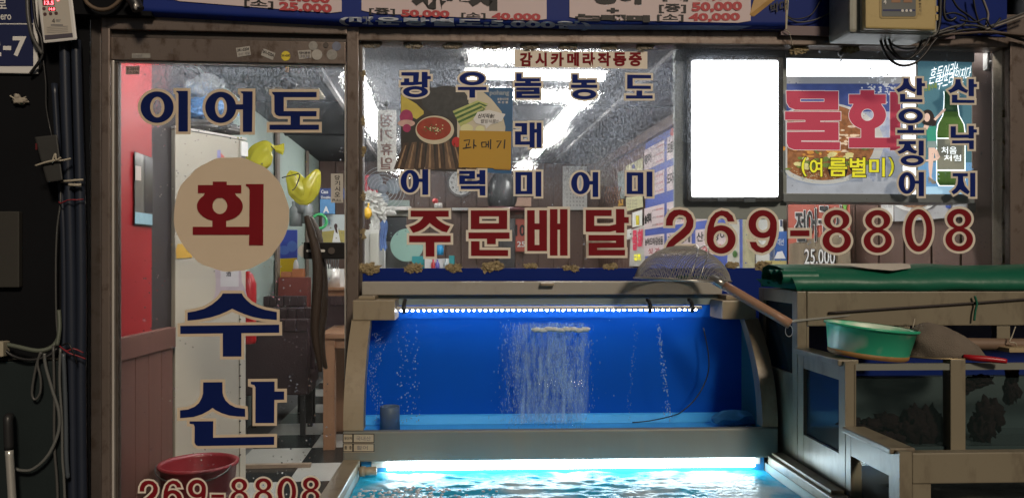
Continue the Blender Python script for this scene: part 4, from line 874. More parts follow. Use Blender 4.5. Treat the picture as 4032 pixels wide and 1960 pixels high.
box('back_rail', T, ue, uf, vb-.035, vb+.02, 1.129, 1.176, BEIGEP, ct, w=.004)
box('inner_band', T, ue+.03, uR-.06, vb-.012, vb-.0065, 1.092, 1.128, mat('grey_green_band', (.20,.25,.25), .5, 0, .12, 8), ct)
kn = T.px(2127,1125,vb-.045); box('knob', T, kn[0], T.px(2182,1125,vb-.045)[0], vb-.055, vb-.034, kn[2], kn[2]+.011, BEIGE, ct, w=.003)
a = T.px(1372,1256,vt); b = T.px(1557,1178,vt); box('corner_block', T, uL+.004, b[0], vt-.015, vb, zt0-.003, zt1, BEIGE, ct, w=.004)
b2 = T.px(2838,1178,vt); box('corner_block', T, b2[0], uR-.01, vt-.015, vb, zt0-.003, zt1-.004, BEIGE, ct, w=.004)
box('lid_rail', T, uL+.02, uL+.075, vt+.01, vb+.01, zt1+.001, zt1+.012, BEIGE, ct, w=.002); box('lid_rail', T, uR-.10, uR-.03, vt+.03, vb+.01, zt1-.003, zt1+.012, BEIGE, ct, w=.002)
# stock label at the lower left corner
SLB = tplane(vf-.0008)
lb_ = prnt('stock_label', SLB, [rc(1352,1706,1474,1780)], mat('label_beige', (.47,.40,.29), .5), ct, .0002)
def fr4(x0,y0,x1,y1,w): return [rc(x0,y0,x1,y0+w), rc(x0,y1-w,x1,y1), rc(x0,y0,x0+w,y1), rc(x1-w,y0,x1,y1)]
prnt('ruling', SLB, fr4(1350,1706,1390,1742,3)+fr4(1390,1706,1474,1742,3)+fr4(1350,1744,1390,1778,3)+fr4(1390,1744,1474,1778,3), INK, lb_, .0008)
text('lettering', SLB, '생산자', 1355,1718,1386,1730, INK, lb_, .0010, .02); text('lettering', SLB, '품  종', 1356,1754,1385,1768, INK, lb_, .0010, .02)
text('lettering', SLB, '국내산', 1402,1716,1460,1734, INKG, lb_, .0010, .01); text('lettering', SLB, '활어', 1404,1753,1448,1770, INKG, lb_, .0010, .01)
# LED bar under the tank's rim
lb2 = thing('led_bar', 'slim LED bar with a row of white diodes above the blue tank water', 'lamp')
xa, xb, zb = T.px(1557,1213,-.13)[0], T.px(2762,1213,-.13)[0], 1.080
box('housing', T, xa, xb, -.138, -.112, zb, zb+.011, ALU, lb2, w=.002)
LEDW = mat('white_led', (1,1,1), .5, 0, 0, emit=70.0, ecol=(.90,.95,1.0))
bm = bmesh.new(); c0 = Vector(T.w(xa+.02, -.128, zb-.0035)); blob(bm, c0, .0038, 0, 1, 0, (1.4,1,.8)); led0 = ob('diode', bm, LEDW, lb2, smooth=True)
nl = 54
for k in range(1, nl):
    d = led0.copy(); COL.objects.link(d); d.parent = lb2; d.location = Vector(T.w(xa+.02+(xb-xa-.04)*k/(nl-1), -.128, zb-.0035))-c0
for px in (1592, 2557, 2722):
    u = T.px(px,1210,-.13)[0]; bm = bmesh.new(); tube(bm, [T.w(u,-.10,zb+.03), T.w(u,-.128,zb+.024), T.w(u,-.146,zb+.006), T.w(u,-.135,zb-.008)], .007, 8, 4); ob('clip', bm, BLKPL, lb2, smooth=True)
# water and bubbles
def water_mat(name, tint, fac, bsc, bst, body=None):
    m = bpy.data.materials.new(name); m.use_nodes = True; nt = m.node_tree; L = nt.links; nt.nodes.remove(nt.nodes['Principled BSDF']); o = nt.nodes['Material Output']
    tr = node(nt, 'ShaderNodeBsdfTransparent'); tr.inputs[0].default_value = (*tint, 1)
    gl = node(nt, 'ShaderNodeBsdfGlossy'); gl.inputs['Roughness'].default_value = .06
    fr = node(nt, 'ShaderNodeFresnel'); fr.inputs[0].default_value = 1.33
    tc = node(nt, 'ShaderNodeTexCoord'); nz = node(nt, 'ShaderNodeTexNoise'); nz.inputs['Scale'].default_value = bsc; nz.inputs['Detail'].default_value = 4; nz.inputs['Distortion'].default_value = .8
    L.new(tc.outputs['Object'], nz.inputs[0]); bp = node(nt, 'ShaderNodeBump'); bp.inputs['Strength'].default_value = bst; bp.inputs['Distance'].default_value = .02
    L.new(nz.outputs[0], bp.inputs['Height']); L.new(bp.outputs[0], gl.inputs['Normal']); L.new(bp.outputs[0], fr.inputs['Normal'])
    base = tr
    if body:
        df = node(nt, 'ShaderNodeBsdfDiffuse'); L.new(bp.outputs[0], df.inputs['Normal'])
        n2 = node(nt, 'ShaderNodeTexNoise'); n2.inputs['Scale'].default_value = 5; n2.inputs['Detail'].default_value = 3; L.new(tc.outputs['Object'], n2.inputs[0])
        rp = node(nt, 'ShaderNodeValToRGB'); rp.color_ramp.elements[0].position = .46; rp.color_ramp.elements[1].position = .60
        rp.color_ramp.elements[0].color = (*body[0], 1); rp.color_ramp.elements[1].color = (*body[1], 1); L.new(n2.outputs[0], rp.inputs[0]); L.new(rp.outputs[0], df.inputs[0])
        bs = node(nt, 'ShaderNodeMixShader'); bs.inputs[0].default_value = fac; L.new(tr.outputs[0], bs.inputs[1]); L.new(df.outputs[0], bs.inputs[2]); base = bs
    mq = node(nt, 'ShaderNodeMath', operation='MULTIPLY'); mq.inputs[1].default_value = .45; L.new(fr.outputs[0], mq.inputs[0]); ms = node(nt, 'ShaderNodeMixShader'); L.new(mq.outputs[0], ms.inputs[0]); L.new(base.outputs[0], ms.inputs[1]); L.new(gl.outputs[0], ms.inputs[2]); L.new(ms.outputs[0], o.inputs[0])
    MATS[name] = m; return m
bm = bmesh.new(); zw = 1.047; nu, nv = 90, 8
def sheet(bm, fr, u0, u1, v0, v1, nu, nv, fz):
    G = [[bm.verts.new(fr.w(u0+(u1-u0)*i/nu, v0+(v1-v0)*j/nv, fz(u0+(u1-u0)*i/nu, v0+(v1-v0)*j/nv))) for j in range(nv+1)] for i in range(nu+1)]
    for i in range(nu):
        for j in range(nv): bm.faces.new((G[i][j], G[i+1][j], G[i+1][j+1], G[i][j+1]))
from mathutils import noise
sheet(bm, T, uL+.02, uR-.02, vt+.018, vb-.008, nu, nv, lambda u, v: zw+.004*noise.noise(Vector((u*14, v*20, 1))))
ob('tank_water', bm, water_mat('tank_water_skin', (.80,.90,1), .0, 60, .25), None, smooth=True, kind='structure')
BUB = bpy.data.materials.new('bubble'); BUB.use_nodes = True
_n = BUB.node_tree; _b = _n.nodes['Principled BSDF']; _b.inputs['Base Color'].default_value = (.55,.72,.95,1); _b.inputs['Roughness'].default_value = .2
_t = node(_n, 'ShaderNodeBsdfTransparent'); _m = node(_n, 'ShaderNodeMixShader'); _m.inputs[0].default_value = .62
_n.links.new(_b.outputs[0], _m.inputs[1]); _n.links.new(_t.outputs[0], _m.inputs[2]); _n.links.new(_m.outputs[0], _n.nodes['Material Output'].inputs[0])
def bubbles(name, label, n, fx, z0, z1, v0, v1, r0, r1, el=1.6):
    bm = bmesh.new()
    for k in range(n):
        z = z0+(z1-z0)*random.random(); x = fx(1-(z-z0)/(z1-z0)); v = random.uniform(max(v0, curve_v(z)+.02), v1)
        u = T.px(x, 1400, v)[0]; r = random.uniform(r0, r1)*(.6+.4*random.random())
        g = bmesh.ops.create_icosphere(bm, subdivisions=1, radius=r)
        c = Vector(T.w(u, v, z)); e = random.uniform(1, el)
        for q in g['verts']: q.co = Vector((q.co.x, q.co.y, q.co.z*e))+c
    ob(name, bm, BUB, None, smooth=True, label=label, cat='bubbles', kind='stuff')
Z0, Z1_ = .70, 1.035
bubbles('bubble_stream', 'sparse stream of bubbles at the left of the blue tank', 120, lambda t: random.uniform(1562,1655), Z0, Z1_, -.22, -.12, .0012, .0032)
bubbles('bubble_curtain', 'wide curtain of fine bubbles in the middle of the blue tank', 2400, lambda t: (random.gauss(2200,62) if random.random() < .75 else random.gauss(2030,34)), Z0-.01, Z1_, -.27, -.12, .0006, .0015, 6.5)
bubbles('bubble_stream', 'thin slanting stream of bubbles right of the bubble curtain', 170, lambda t: 2592+40*t+random.gauss(0,4+4*t), Z0, Z1_, -.20, -.17, .0011, .0026, 2.6)
bubbles('bubble_stream', 'faint short stream of bubbles beside the slanting one', 60, lambda t: 2500-25*t+random.gauss(0,6), Z0, Z1_, -.20, -.16, .0008, .0018, 2.6)
bubbles('bubble_stream', 'wavy thin bubble trail by the left end of the tank', 230, lambda t: 1478+16*math.sin(t*9)+random.gauss(0,12), Z0+.0, Z1_-.03, -.18, -.15, .0007, .0017, 3.0)
MIST = bpy.data.materials.new('fine_bubble_mist'); MIST.use_nodes = True; n_ = MIST.node_tree; b_ = n_.nodes['Principled BSDF']; b_.inputs['Base Color'].default_value = (.50,.68,.95,1); b_.inputs['Roughness'].default_value = .6
tc_ = node(n_, 'ShaderNodeTexCoord'); mp_ = node(n_, 'ShaderNodeMapping'); mp_.inputs['Scale'].default_value = (1,1,.13); n_.links.new(tc_.outputs['Object'], mp_.inputs[0])
nz_ = node(n_, 'ShaderNodeTexNoise'); nz_.inputs['Scale'].default_value = 60; nz_.inputs['Detail'].default_value = 6; nz_.inputs['Roughness'].default_value = .7; n_.links.new(mp_.outputs[0], nz_.inputs[0])
rg_ = node(n_, 'ShaderNodeMapRange'); rg_.inputs[1].default_value = .44; rg_.inputs[2].default_value = .76; rg_.inputs[4].default_value = .62; n_.links.new(nz_.outputs[0], rg_.inputs[0])
sx_ = node(n_, 'ShaderNodeSeparateXYZ'); n_.links.new(tc_.outputs['Generated'], sx_.inputs[0])
e1_ = node(n_, 'ShaderNodeMapRange'); e1_.interpolation_type = 'SMOOTHSTEP'; e1_.inputs[1].default_value = 0; e1_.inputs[2].default_value = .28; n_.links.new(sx_.outputs[0], e1_.inputs[0])
e2_ = node(n_, 'ShaderNodeMapRange'); e2_.interpolation_type = 'SMOOTHSTEP'; e2_.inputs[1].default_value = 1; e2_.inputs[2].default_value = .86; n_.links.new(sx_.outputs[0], e2_.inputs[0])
q1_ = node(n_, 'ShaderNodeMath', operation='MULTIPLY'); q2_ = node(n_, 'ShaderNodeMath', operation='MULTIPLY'); n_.links.new(e1_.outputs[0], q1_.inputs[0]); n_.links.new(e2_.outputs[0], q1_.inputs[1]); n_.links.new(q1_.outputs[0], q2_.inputs[0]); n_.links.new(rg_.outputs[0], q2_.inputs[1])
tr_ = node(n_, 'ShaderNodeBsdfTransparent'); mx_ = node(n_, 'ShaderNodeMixShader'); n_.links.new(q2_.outputs[0], mx_.inputs[0]); n_.links.new(tr_.outputs[0], mx_.inputs[1]); n_.links.new(b_.outputs[0], mx_.inputs[2]); n_.links.new(mx_.outputs[0], n_.nodes['Material Output'].inputs[0])
bm = bmesh.new()
for k, (xa_, xb_, v_) in enumerate(((1965,2325,-.13),(2050,2330,-.16),(2060,2320,-.19),(1965,2230,-.21))):
    ua_, ub_ = T.px(xa_,1400,v_)[0], T.px(xb_,1400,v_)[0]; G = []
    for i in range(25):
        G.append([bm.verts.new(T.w(ua_+(ub_-ua_)*i/24+.006*noise.noise(Vector((i*.9,j*.6,k))), v_+.012*noise.noise(Vector((i*.5,j*.4,k+9))), Z0+(Z1_-Z0)*j/10)) for j in range(11)])
    for A, B in zip(G, G[1:]):
        for j in range(10): bm.faces.new((A[j], B[j], B[j+1], A[j+1]))
ob('bubble_mist', bm, MIST, None, smooth=True, label='milky mist of fine bubbles inside the bubble curtain', cat='bubbles', kind='stuff')
o = thing('air_pump_cup', 'small blue grey cup standing on the tank floor at the left', 'cup')
bm = bmesh.new(); q = T.px(1535,1685,-.20); lathe(bm, T.w(q[0],-.20,zl0+.061), [(.0,0),(.034,0),(.033,.08),(.031,.082),(.031,.07),(0,.07)], 24); ob('body', bm, mat('blue_grey_cup', (.10,.13,.20), .5), o, smooth=True)
o = thing('reflection_shape', 'white frothy float near the water surface in the bubble curtain', 'float')  # solid white lumps stand in for a reflection in the curved tank glass
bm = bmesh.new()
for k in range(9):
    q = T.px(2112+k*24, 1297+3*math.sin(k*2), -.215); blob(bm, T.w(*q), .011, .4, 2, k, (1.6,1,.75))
ob('body', bm, mat('reflection_white', (.66,.70,.72), .6, 0, .1, 40), o, smooth=True)
o = tubeo('air_hose', [T.pw(2770,1290,-.12), T.pw(2790,1400,-.13), T.pw(2785,1480,-.14), T.pw(2745,1560,-.17), T.pw(2690,1615,-.2), T.pw(2650,1635,-.22), T.pw(2560,1655,-.24), T.pw(2490,1662,-.25)], .0022, mat('dark_hose', (.006,.012,.03), .5), None, label='thin dark air hose curving down inside the blue tank', cat='hose')
o = thing('filter_block', 'pale blue filter block in the right corner of the blue tank', 'filter')
bm = bmesh.new(); q = T.px(2900,1660,-.2); blob(bm, T.w(q[0],-.17,zl0+.088), .05, .25, 2, 3, (1.7,.9,.55)); ob('sponge', bm, mat('blue_sponge', (.05,.22,.40), .8, 0, .2, 40, .3, 90), o)
# ================================================================== lower tank with the bright strip
lt = thing('lower_fish_tank', 'wide open beige tank of rippling bright water in the foreground', 'fish tank')
vk, vz, zr = -.345, -.80, .628
il = T.px(1418,1812,-.37)[0]; ir = T.px(3020,1790,-.37)[0]
RW = .052
box('side_rim', T, il-RW, il, vz-.05, vf-.006, zr-.03, zr, BEIGE, lt, w=.004); box('side_rim', T, ir, ir+RW, vz-.05, vf-.006, zr-.03, zr, BEIGE, lt, w=.004)
box('rim_strip', T, ir+.012, ir+RW-.004, vz+.02, vf-.008, zr+.001, zr+.010, BEIGE, lt, w=.002)
box('front_rim', T, il-RW, ir+RW, vz-.10, vz-.051, zr-.05, zr-.004, BEIGE, lt, w=.004)
INW = mat('tank_inner_wall', (.45,.52,.50), .4, 0, .1, 8)
box('side_wall', T, il-RW+.004, il-.003, vz-.05, vk, -.155, zr-.031, INW, lt); box('side_wall', T, ir+.003, ir+RW-.004, vz-.05, vk, -.155, zr-.031, INW, lt)
box('back_wall', T, il, ir, vk, vk+.02, -.155, zl0-.004, mat('tank_blue_wall', (.03,.22,.45), .4), lt); box('front_wall', T, il-RW, ir+RW, vz-.095, vz-.053, -.155, zr-.051, BEIGES, lt)
box('floor_panel', T, il, ir, vz-.05, vk, .20, .215, mat('tank_blue_floor', (.03,.20,.42), .5), lt)
zw2 = .572
def ripple(u, v):
    a = noise.fractal(Vector((u*9, v*26, 3)), 1.0, 2.0, 4); b = noise.noise(Vector((u*24, v*60, 7)))
    d = 1+1.2*max(0, 1-(vk-v)/.12); foam = 1-.75*max(0.0, min(1.0, (u-ir+.42)/.25))
    return zw2+(.0048*a+.0020*b)*d*foam
bm = bmesh.new(); sheet(bm, T, il, ir, vz-.05, vk-.001, 260, 80, ripple)
ob('tank_water_surface', bm, water_mat('rippled_water', (.35,.7,.9), .85, 42, .22, ((.04,.46,.74),(.50,.66,.74))), None, smooth=True, kind='structure')
FOAMW = mat('water_foam', (.52,.53,.56), .5, 0, .15, 40, .4, 90)
bm = bmesh.new()
for k in range(420):
    x = random.betavariate(1.2,2.4); u = il+.01+x*.50; v = random.uniform(vz, vk-.15); r = random.uniform(.002,.0085)
    g = bmesh.ops.create_icosphere(bm, subdivisions=1, radius=r); z = ripple(u, v)
    for q in g['verts']: q.co = Vector((q.co.x, q.co.y, q.co.z*.55))+Vector(T.w(u, v, z))
ob('surface_froth', bm, FOAMW, None, smooth=True, label='froth of small bubbles on the water at the left of the lower tank', cat='froth', kind='stuff')
st = thing('strip_lamp', 'blinding white strip lamp under the ledge above the lower tank water', 'lamp')
sa, sb_ = T.px(1520,1830,-.385)[0], T.px(2985,1830,-.385)[0]
box('tube', T, sa, sb_, -.362, -.350, .588, .6165, mat('strip_light', (1,1,1), .5, 0, 0, emit=20, ecol=(.80,.96,1.0)), st, w=.003)
box('holder', T, sa-.05, sb_+.02, -.349, -.3455, .594, .615, ALU, st)
o = thing('pipe_elbow', 'cream pipe stub in the left corner of the lower tank', 'pipe'); q = T.px(1465,1835,-.40)
tubeo('pipe', [T.w(il+.002,-.40,.597), T.w(il+.055,-.40,.599)], .013, BEIGE, o, 14, 1); tubeo('collar', [T.w(il+.006,-.40,.597), T.w(il+.02,-.40,.597)], .016, BEIGE, o, 14, 1)
def fish(px, py, L, ang, label):
    q = T.px(px, py, -.72); bm = bmesh.new(); c = Vector(T.w(q[0], -.70, zw2-.006))
    P = []
    for k in range(9):
        t = k/8; P.append(c+Vector((math.cos(ang)*(t-.5)*L, math.sin(ang)*(t-.5)*L*.3, -.004)))
    tube(bm, P, lambda t: .003+.022*math.sin(math.pi*min(1,t*.92+.03))**.8, 10, 2)
    for s in (-1, 1):
        t0 = P[0]; bm.faces.new([bm.verts.new(t0), bm.verts.new(t0+Vector((-.035,.012*s,.01*s))), bm.verts.new(t0+Vector((-.02,0,0)))])
    ob('fish', bm, mat('dark_fish', (.010,.014,.016), .3, 0, .4, 40), None, smooth=True, label=label, cat='fish', group='fish at the surface of the lower tank')
fish(2080, 1950, .22, .2, 'dark fish at the water surface left of the lower tank middle'); fish(2760, 1940, .16, -.2, 'small dark fish at the right of the lower tank water')
# ================================================================== stepped tanks on the right
UX = .888
rt = thing('stepped_fish_tank', 'three tier beige fish tank with dark glass stepping towards the street', 'fish tank')
UE = 1.95; tiers = [(-.155,-.47,1.155,.86),(-.47,-.77,.98,.70),(-.77,-1.03,.805,-.15)]
DARKW = mat('dark_tank_water', (.060,.080,.080), .25, 0, .3, 5); SIDE = mat('dark_blue_glass', (.014,.022,.028), .12, 0, .2, 5, spec=.6); BLW = mat('blue_liner', (.004,.02,.16), .35, 0, .15, 5)
# --- top tier: side frame, front beam, short posts, blue liner behind
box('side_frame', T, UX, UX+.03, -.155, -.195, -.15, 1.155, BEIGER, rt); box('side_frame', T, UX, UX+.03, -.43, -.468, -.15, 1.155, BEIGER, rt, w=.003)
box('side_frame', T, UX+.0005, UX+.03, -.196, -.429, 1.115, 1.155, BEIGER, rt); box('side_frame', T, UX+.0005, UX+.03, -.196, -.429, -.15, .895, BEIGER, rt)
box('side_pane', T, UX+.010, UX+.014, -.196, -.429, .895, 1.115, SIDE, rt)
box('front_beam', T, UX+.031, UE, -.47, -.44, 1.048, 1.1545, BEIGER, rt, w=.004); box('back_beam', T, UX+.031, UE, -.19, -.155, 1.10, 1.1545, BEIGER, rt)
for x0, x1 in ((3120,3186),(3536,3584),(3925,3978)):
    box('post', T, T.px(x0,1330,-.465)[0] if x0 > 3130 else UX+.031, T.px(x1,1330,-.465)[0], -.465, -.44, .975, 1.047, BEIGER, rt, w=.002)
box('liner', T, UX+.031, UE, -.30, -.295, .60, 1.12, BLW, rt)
bm = bmesh.new(); q = [T.px(*p) for p in ((3120,1268,-.475),(3340,1244,-.475),(3350,1238,-.475),(3130,1258,-.475))]
hexa(bm, [T.w(a,-.474,c) for a,b,c in q]+[T.w(a,-.471,c) for a,b,c in q]); ob('glass_edge', bm, mat('grey_edge', (.33,.33,.30), .3), rt)
tubeo('rod', [T.pw(3262,1232,-.474), T.pw(3500,1215,-.474), T.pw(3800,1195,-.474), T.pw(4060,1176,-.474)], .004, mat('dark_rod', (.028,.02,.018), .6), rt)
# --- middle tier
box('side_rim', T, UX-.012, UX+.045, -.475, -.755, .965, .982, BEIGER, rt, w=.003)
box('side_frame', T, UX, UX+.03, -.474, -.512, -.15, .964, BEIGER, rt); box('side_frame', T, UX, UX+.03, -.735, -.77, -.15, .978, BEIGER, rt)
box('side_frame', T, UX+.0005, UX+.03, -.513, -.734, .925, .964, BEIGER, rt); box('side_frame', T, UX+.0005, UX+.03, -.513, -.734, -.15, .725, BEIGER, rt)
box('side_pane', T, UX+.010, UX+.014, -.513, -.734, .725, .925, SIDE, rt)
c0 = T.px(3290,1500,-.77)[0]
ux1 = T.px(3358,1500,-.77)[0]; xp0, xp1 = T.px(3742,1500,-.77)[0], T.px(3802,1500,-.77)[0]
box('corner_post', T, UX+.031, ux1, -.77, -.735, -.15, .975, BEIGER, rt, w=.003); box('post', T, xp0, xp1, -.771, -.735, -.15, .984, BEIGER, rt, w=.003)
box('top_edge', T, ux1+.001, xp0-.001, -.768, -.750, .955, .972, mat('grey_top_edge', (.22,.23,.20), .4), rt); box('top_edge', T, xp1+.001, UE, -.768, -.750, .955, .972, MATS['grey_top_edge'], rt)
box('front_glass', T, ux1, UE, -.757, -.752, .74, .954, GLASST, rt); box('back_wall', T, UX+.031, UE, -.53, -.50, .55, .90, DARKW, rt); box('tank_floor', T, UX+.031, UE, -.75, -.531, .735, .745, DARKW, rt)
MURK = bpy.data.materials.new('murky_water'); MURK.use_nodes = True; n_ = MURK.node_tree; b_ = n_.nodes['Principled BSDF']; b_.inputs['Base Color'].default_value = (.15,.20,.20,1); b_.inputs['Roughness'].default_value = .8; b_.inputs['Specular IOR Level'].default_value = .1
tr_ = node(n_, 'ShaderNodeBsdfTransparent'); mx_ = node(n_, 'ShaderNodeMixShader'); mx_.inputs[0].default_value = .045; n_.links.new(tr_.outputs[0], mx_.inputs[1]); n_.links.new(b_.outputs[0], mx_.inputs[2]); n_.links.new(mx_.outputs[0], n_.nodes['Material Output'].inputs[0])
bm = bmesh.new()
for v_ in (-.749, -.742, -.62):
    a_ = [bm.verts.new(T.w(*p)) for p in ((ux1+.001,v_,.747),(UE-.01,v_,.747),(UE-.01,v_,.93),(ux1+.001,v_,.93))]; bm.faces.new(a_)
ob('murky_water', bm, MURK, rt)
box('brace', T, T.px(3715,1420,-.70)[0], T.px(3800,1430,-.70)[0], -.735, -.53, .985, .996, BEIGER, rt, w=.002)
# --- front tier
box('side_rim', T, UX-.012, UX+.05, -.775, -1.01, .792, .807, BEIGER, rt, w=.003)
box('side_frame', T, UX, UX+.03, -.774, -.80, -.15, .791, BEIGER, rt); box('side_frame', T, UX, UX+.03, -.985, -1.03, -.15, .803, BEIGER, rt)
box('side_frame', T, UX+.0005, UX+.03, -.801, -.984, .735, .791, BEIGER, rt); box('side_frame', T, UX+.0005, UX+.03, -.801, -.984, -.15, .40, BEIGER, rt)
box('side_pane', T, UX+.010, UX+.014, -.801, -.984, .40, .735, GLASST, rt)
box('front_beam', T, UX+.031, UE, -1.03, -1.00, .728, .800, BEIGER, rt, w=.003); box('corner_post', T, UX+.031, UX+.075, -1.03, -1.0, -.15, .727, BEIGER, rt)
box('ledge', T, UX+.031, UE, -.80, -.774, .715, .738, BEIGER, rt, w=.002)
box('front_glass', T, UX+.076, UE, -1.017, -1.012, -.1, .727, GLASST, rt); box('back_wall', T, UX+.031, UE, -.80, -.79, -.1, .714, mat('grey_water', (.07,.08,.085), .3, 0, .3, 6), rt)
box('blue_pipe', T, UX+.05, UX+.085, -.93, -.90, .30, .66, mat('blue_pipe', (.01,.025,.17), .4), rt, w=.01)
WRU = mat('wrinkled_front_water', (.20,.21,.20), .3, 0, .35, 10, .4, 20)
bm = bmesh.new(); sheet(bm, T, UX+.076, UE, -1.01, -.805, 60, 16, lambda u, v: .665+.01*noise.noise(Vector((u*9,v*9,4)))); ob('front_tank_water', bm, water_mat('grey_tank_water', (.5,.55,.55), .45, 30, .5, ((.05,.06,.06),(.16,.15,.12))), None, smooth=True, kind='structure')
# sea squirts
def squirt(px, py, v, r, seed, sc, label):
    bm = bmesh.new(); 
    for k in range(5):
        q = T.px(px+random.gauss(0,24)*sc[0], py+random.gauss(0,24)*sc[2], v); blob(bm, T.w(*q), r*1.25*random.uniform(.6,1), .7, 3, seed+k, sc, 3.4)
    ob('sea_squirt', bm, mat('sea_squirt_skin', (.014,.006,.006), .8, 0, .6, 30, .5, 60, spec=.1), None, smooth=True, label=label, cat='sea squirt', group='sea squirts in the stepped tank')
for a in ((3620,1670,-.70,.034,1,(1,.8,1.3),'tall dark sea squirt clump against the middle tank glass'),(3500,1690,-.70,.026,9,(1.3,.8,.9),'low dark sea squirt clump left of the tall one'),(3400,1680,-.71,.020,17,(1.3,.8,.8),'small reddish sea squirt by the tank corner post'),(3900,1680,-.70,.028,23,(.8,.8,1.5),'long dark sea squirt right of the tank post'),(3840,1520,-.71,.016,31,(1.6,.8,.7),'small dark sea squirt high up beside the tank post'),(3985,1520,-.70,.018,37,(.8,.8,1.4),'dim sea squirt near the right edge of the tank')): squirt(*a)
# ================================================================== things on the tanks
# green tarpaulin folded on the top tier
tp = thing('folded_tarpaulin', 'folded green tarpaulin lying along the top of the stepped tank', 'tarpaulin')
bm = bmesh.new(); R = []
nn = 40
for i in range(nn+1):
    t = i/nn; u = T.px(3075,1100,-.42)[0]+(UE-T.px(3075,1100,-.42)[0])*t
    P = [(-.18,1.158),(-.20,1.20),(-.23,1.225),(-.30,1.236),(-.38,1.232),(-.44,1.218),(-.478,1.190),(-.482,1.166),(-.47,1.157)]
    w = .003*math.sin(t*17)+.0015*math.sin(t*41+1)
    R.append([bm.verts.new(T.w(u+.03*(1 if i == 0 else 0)*abs(j-4)/4, v+w*(j/8), z+w*.5*(1 if 1 < j < 7 else 0)+.004*noise.noise(Vector((t*9,j,0))))) for j, (v, z) in enumerate(P)])
for A, B in zip(R, R[1:]):
    for k in range(len(A)-1): bm.faces.new((A[k], A[k+1], B[k+1], B[k]))
ob('cover', bm, TARP, tp, smooth=True)
ua = T.px(3075,1100,-.42)[0]
for k, (v, z, r) in enumerate(((-.44,1.196,.026),(-.40,1.20,.022),(-.35,1.195,.026))):
    bm = bmesh.new(); P = []
    for q in range(30):
        a = q*.55; rr = r*(1-q/42); P.append((v+rr*math.cos(a)*1.2, z+rr*math.sin(a)))
    A = [bm.verts.new(T.w(ua-.012, v_, z_)) for v_, z_ in P]; B = [bm.verts.new(T.w(ua+.10, v_, z_)) for v_, z_ in P]
    for q in range(29): bm.faces.new((A[q], A[q+1], B[q+1], B[q]))
    ob('rolled_end', bm, TARP, tp, smooth=True)
def SW(x, y, h):
    t = max(0, (y-1042)/30); return T.w(T.px(x,y,-.42)[0], -.37-.10*t, 1.2385-.022*t**1.4+h)
prnt('pale_patch', SW, [[(3200,1046),(3320,1044),(3590,1042),(3600,1050),(3570,1064),(3480,1072),(3400,1066),(3350,1056)]], TARPW, tp, .002)
bm = bmesh.new(); P = [(ua-.035,-.30,1.19),(ua+.02,-.46,1.185),(ua+.05,-.48,1.16),(ua+.05,-.40,1.158),(ua,-.28,1.165)]
bm.faces.new([bm.verts.new(T.w(*p)) for p in P]); ob('hanging_corner', bm, TARP, tp)
tubeo('cord', [T.pw(3838,1165,-.482), T.pw(3846,1195,-.482), T.pw(3840,1225,-.482), T.pw(3836,1262,-.482)], .0035, TARP, tp)
# green basin
bs = thing('green_basin', 'shallow green plastic basin tilted on the middle tank', 'basin')
PL = bpy.data.materials.new('mottled_green_plastic'); PL.use_nodes = True; n_ = PL.node_tree; b_ = n_.nodes['Principled BSDF']; b_.inputs['Roughness'].default_value = .35
tc_ = node(n_, 'ShaderNodeTexCoord'); nz_ = node(n_, 'ShaderNodeTexNoise'); nz_.inputs['Scale'].default_value = 9; n_.links.new(tc_.outputs['Object'], nz_.inputs[0])
rp_ = node(n_, 'ShaderNodeValToRGB'); rp_.color_ramp.elements[0].position = .46; rp_.color_ramp.elements[1].position = .62; rp_.color_ramp.elements[0].color = (.06,.64,.38,1); rp_.color_ramp.elements[1].color = (.66,.80,.66,1)
n_.links.new(nz_.outputs[0], rp_.inputs[0]); n_.links.new(rp_.outputs[0], b_.inputs['Base Color'])
q = T.px(3405,1400,-.68); Mr = Matrix.Rotation(math.radians(6.0), 3, 'Y') @ Matrix.Rotation(math.radians(3), 3, 'X'); cb_ = Vector(T.w(q[0], -.695, .985))
bm = bmesh.new(); lathe(bm, cb_, [(0,0),(.102,0),(.107,.004),(.121,.078),(.126,.079),(.127,.083),(.121,.084),(.117,.078),(.104,.008),(0,.006)], 40, 1, .72, Mr); ob('bowl', bm, PL, bs, smooth=True)
bm = bmesh.new(); lathe(bm, cb_, [(.1035,-.0008),(.1085,.004),(.1095,.013),(.1087,.013)], 40, 1, .72, Mr); ob('stained_base', bm, mat('brown_stain', (.30,.16,.05), .6, 0, .4, 40), bs, smooth=True)
bm = bmesh.new(); lathe(bm, cb_, [(.1215,.078),(.1275,.079),(.1282,.084),(.1210,.0855)], 40, 1, .72, Mr); ob('rim', bm, mat('green_plastic', (.03,.42,.23), .35), bs, smooth=True)
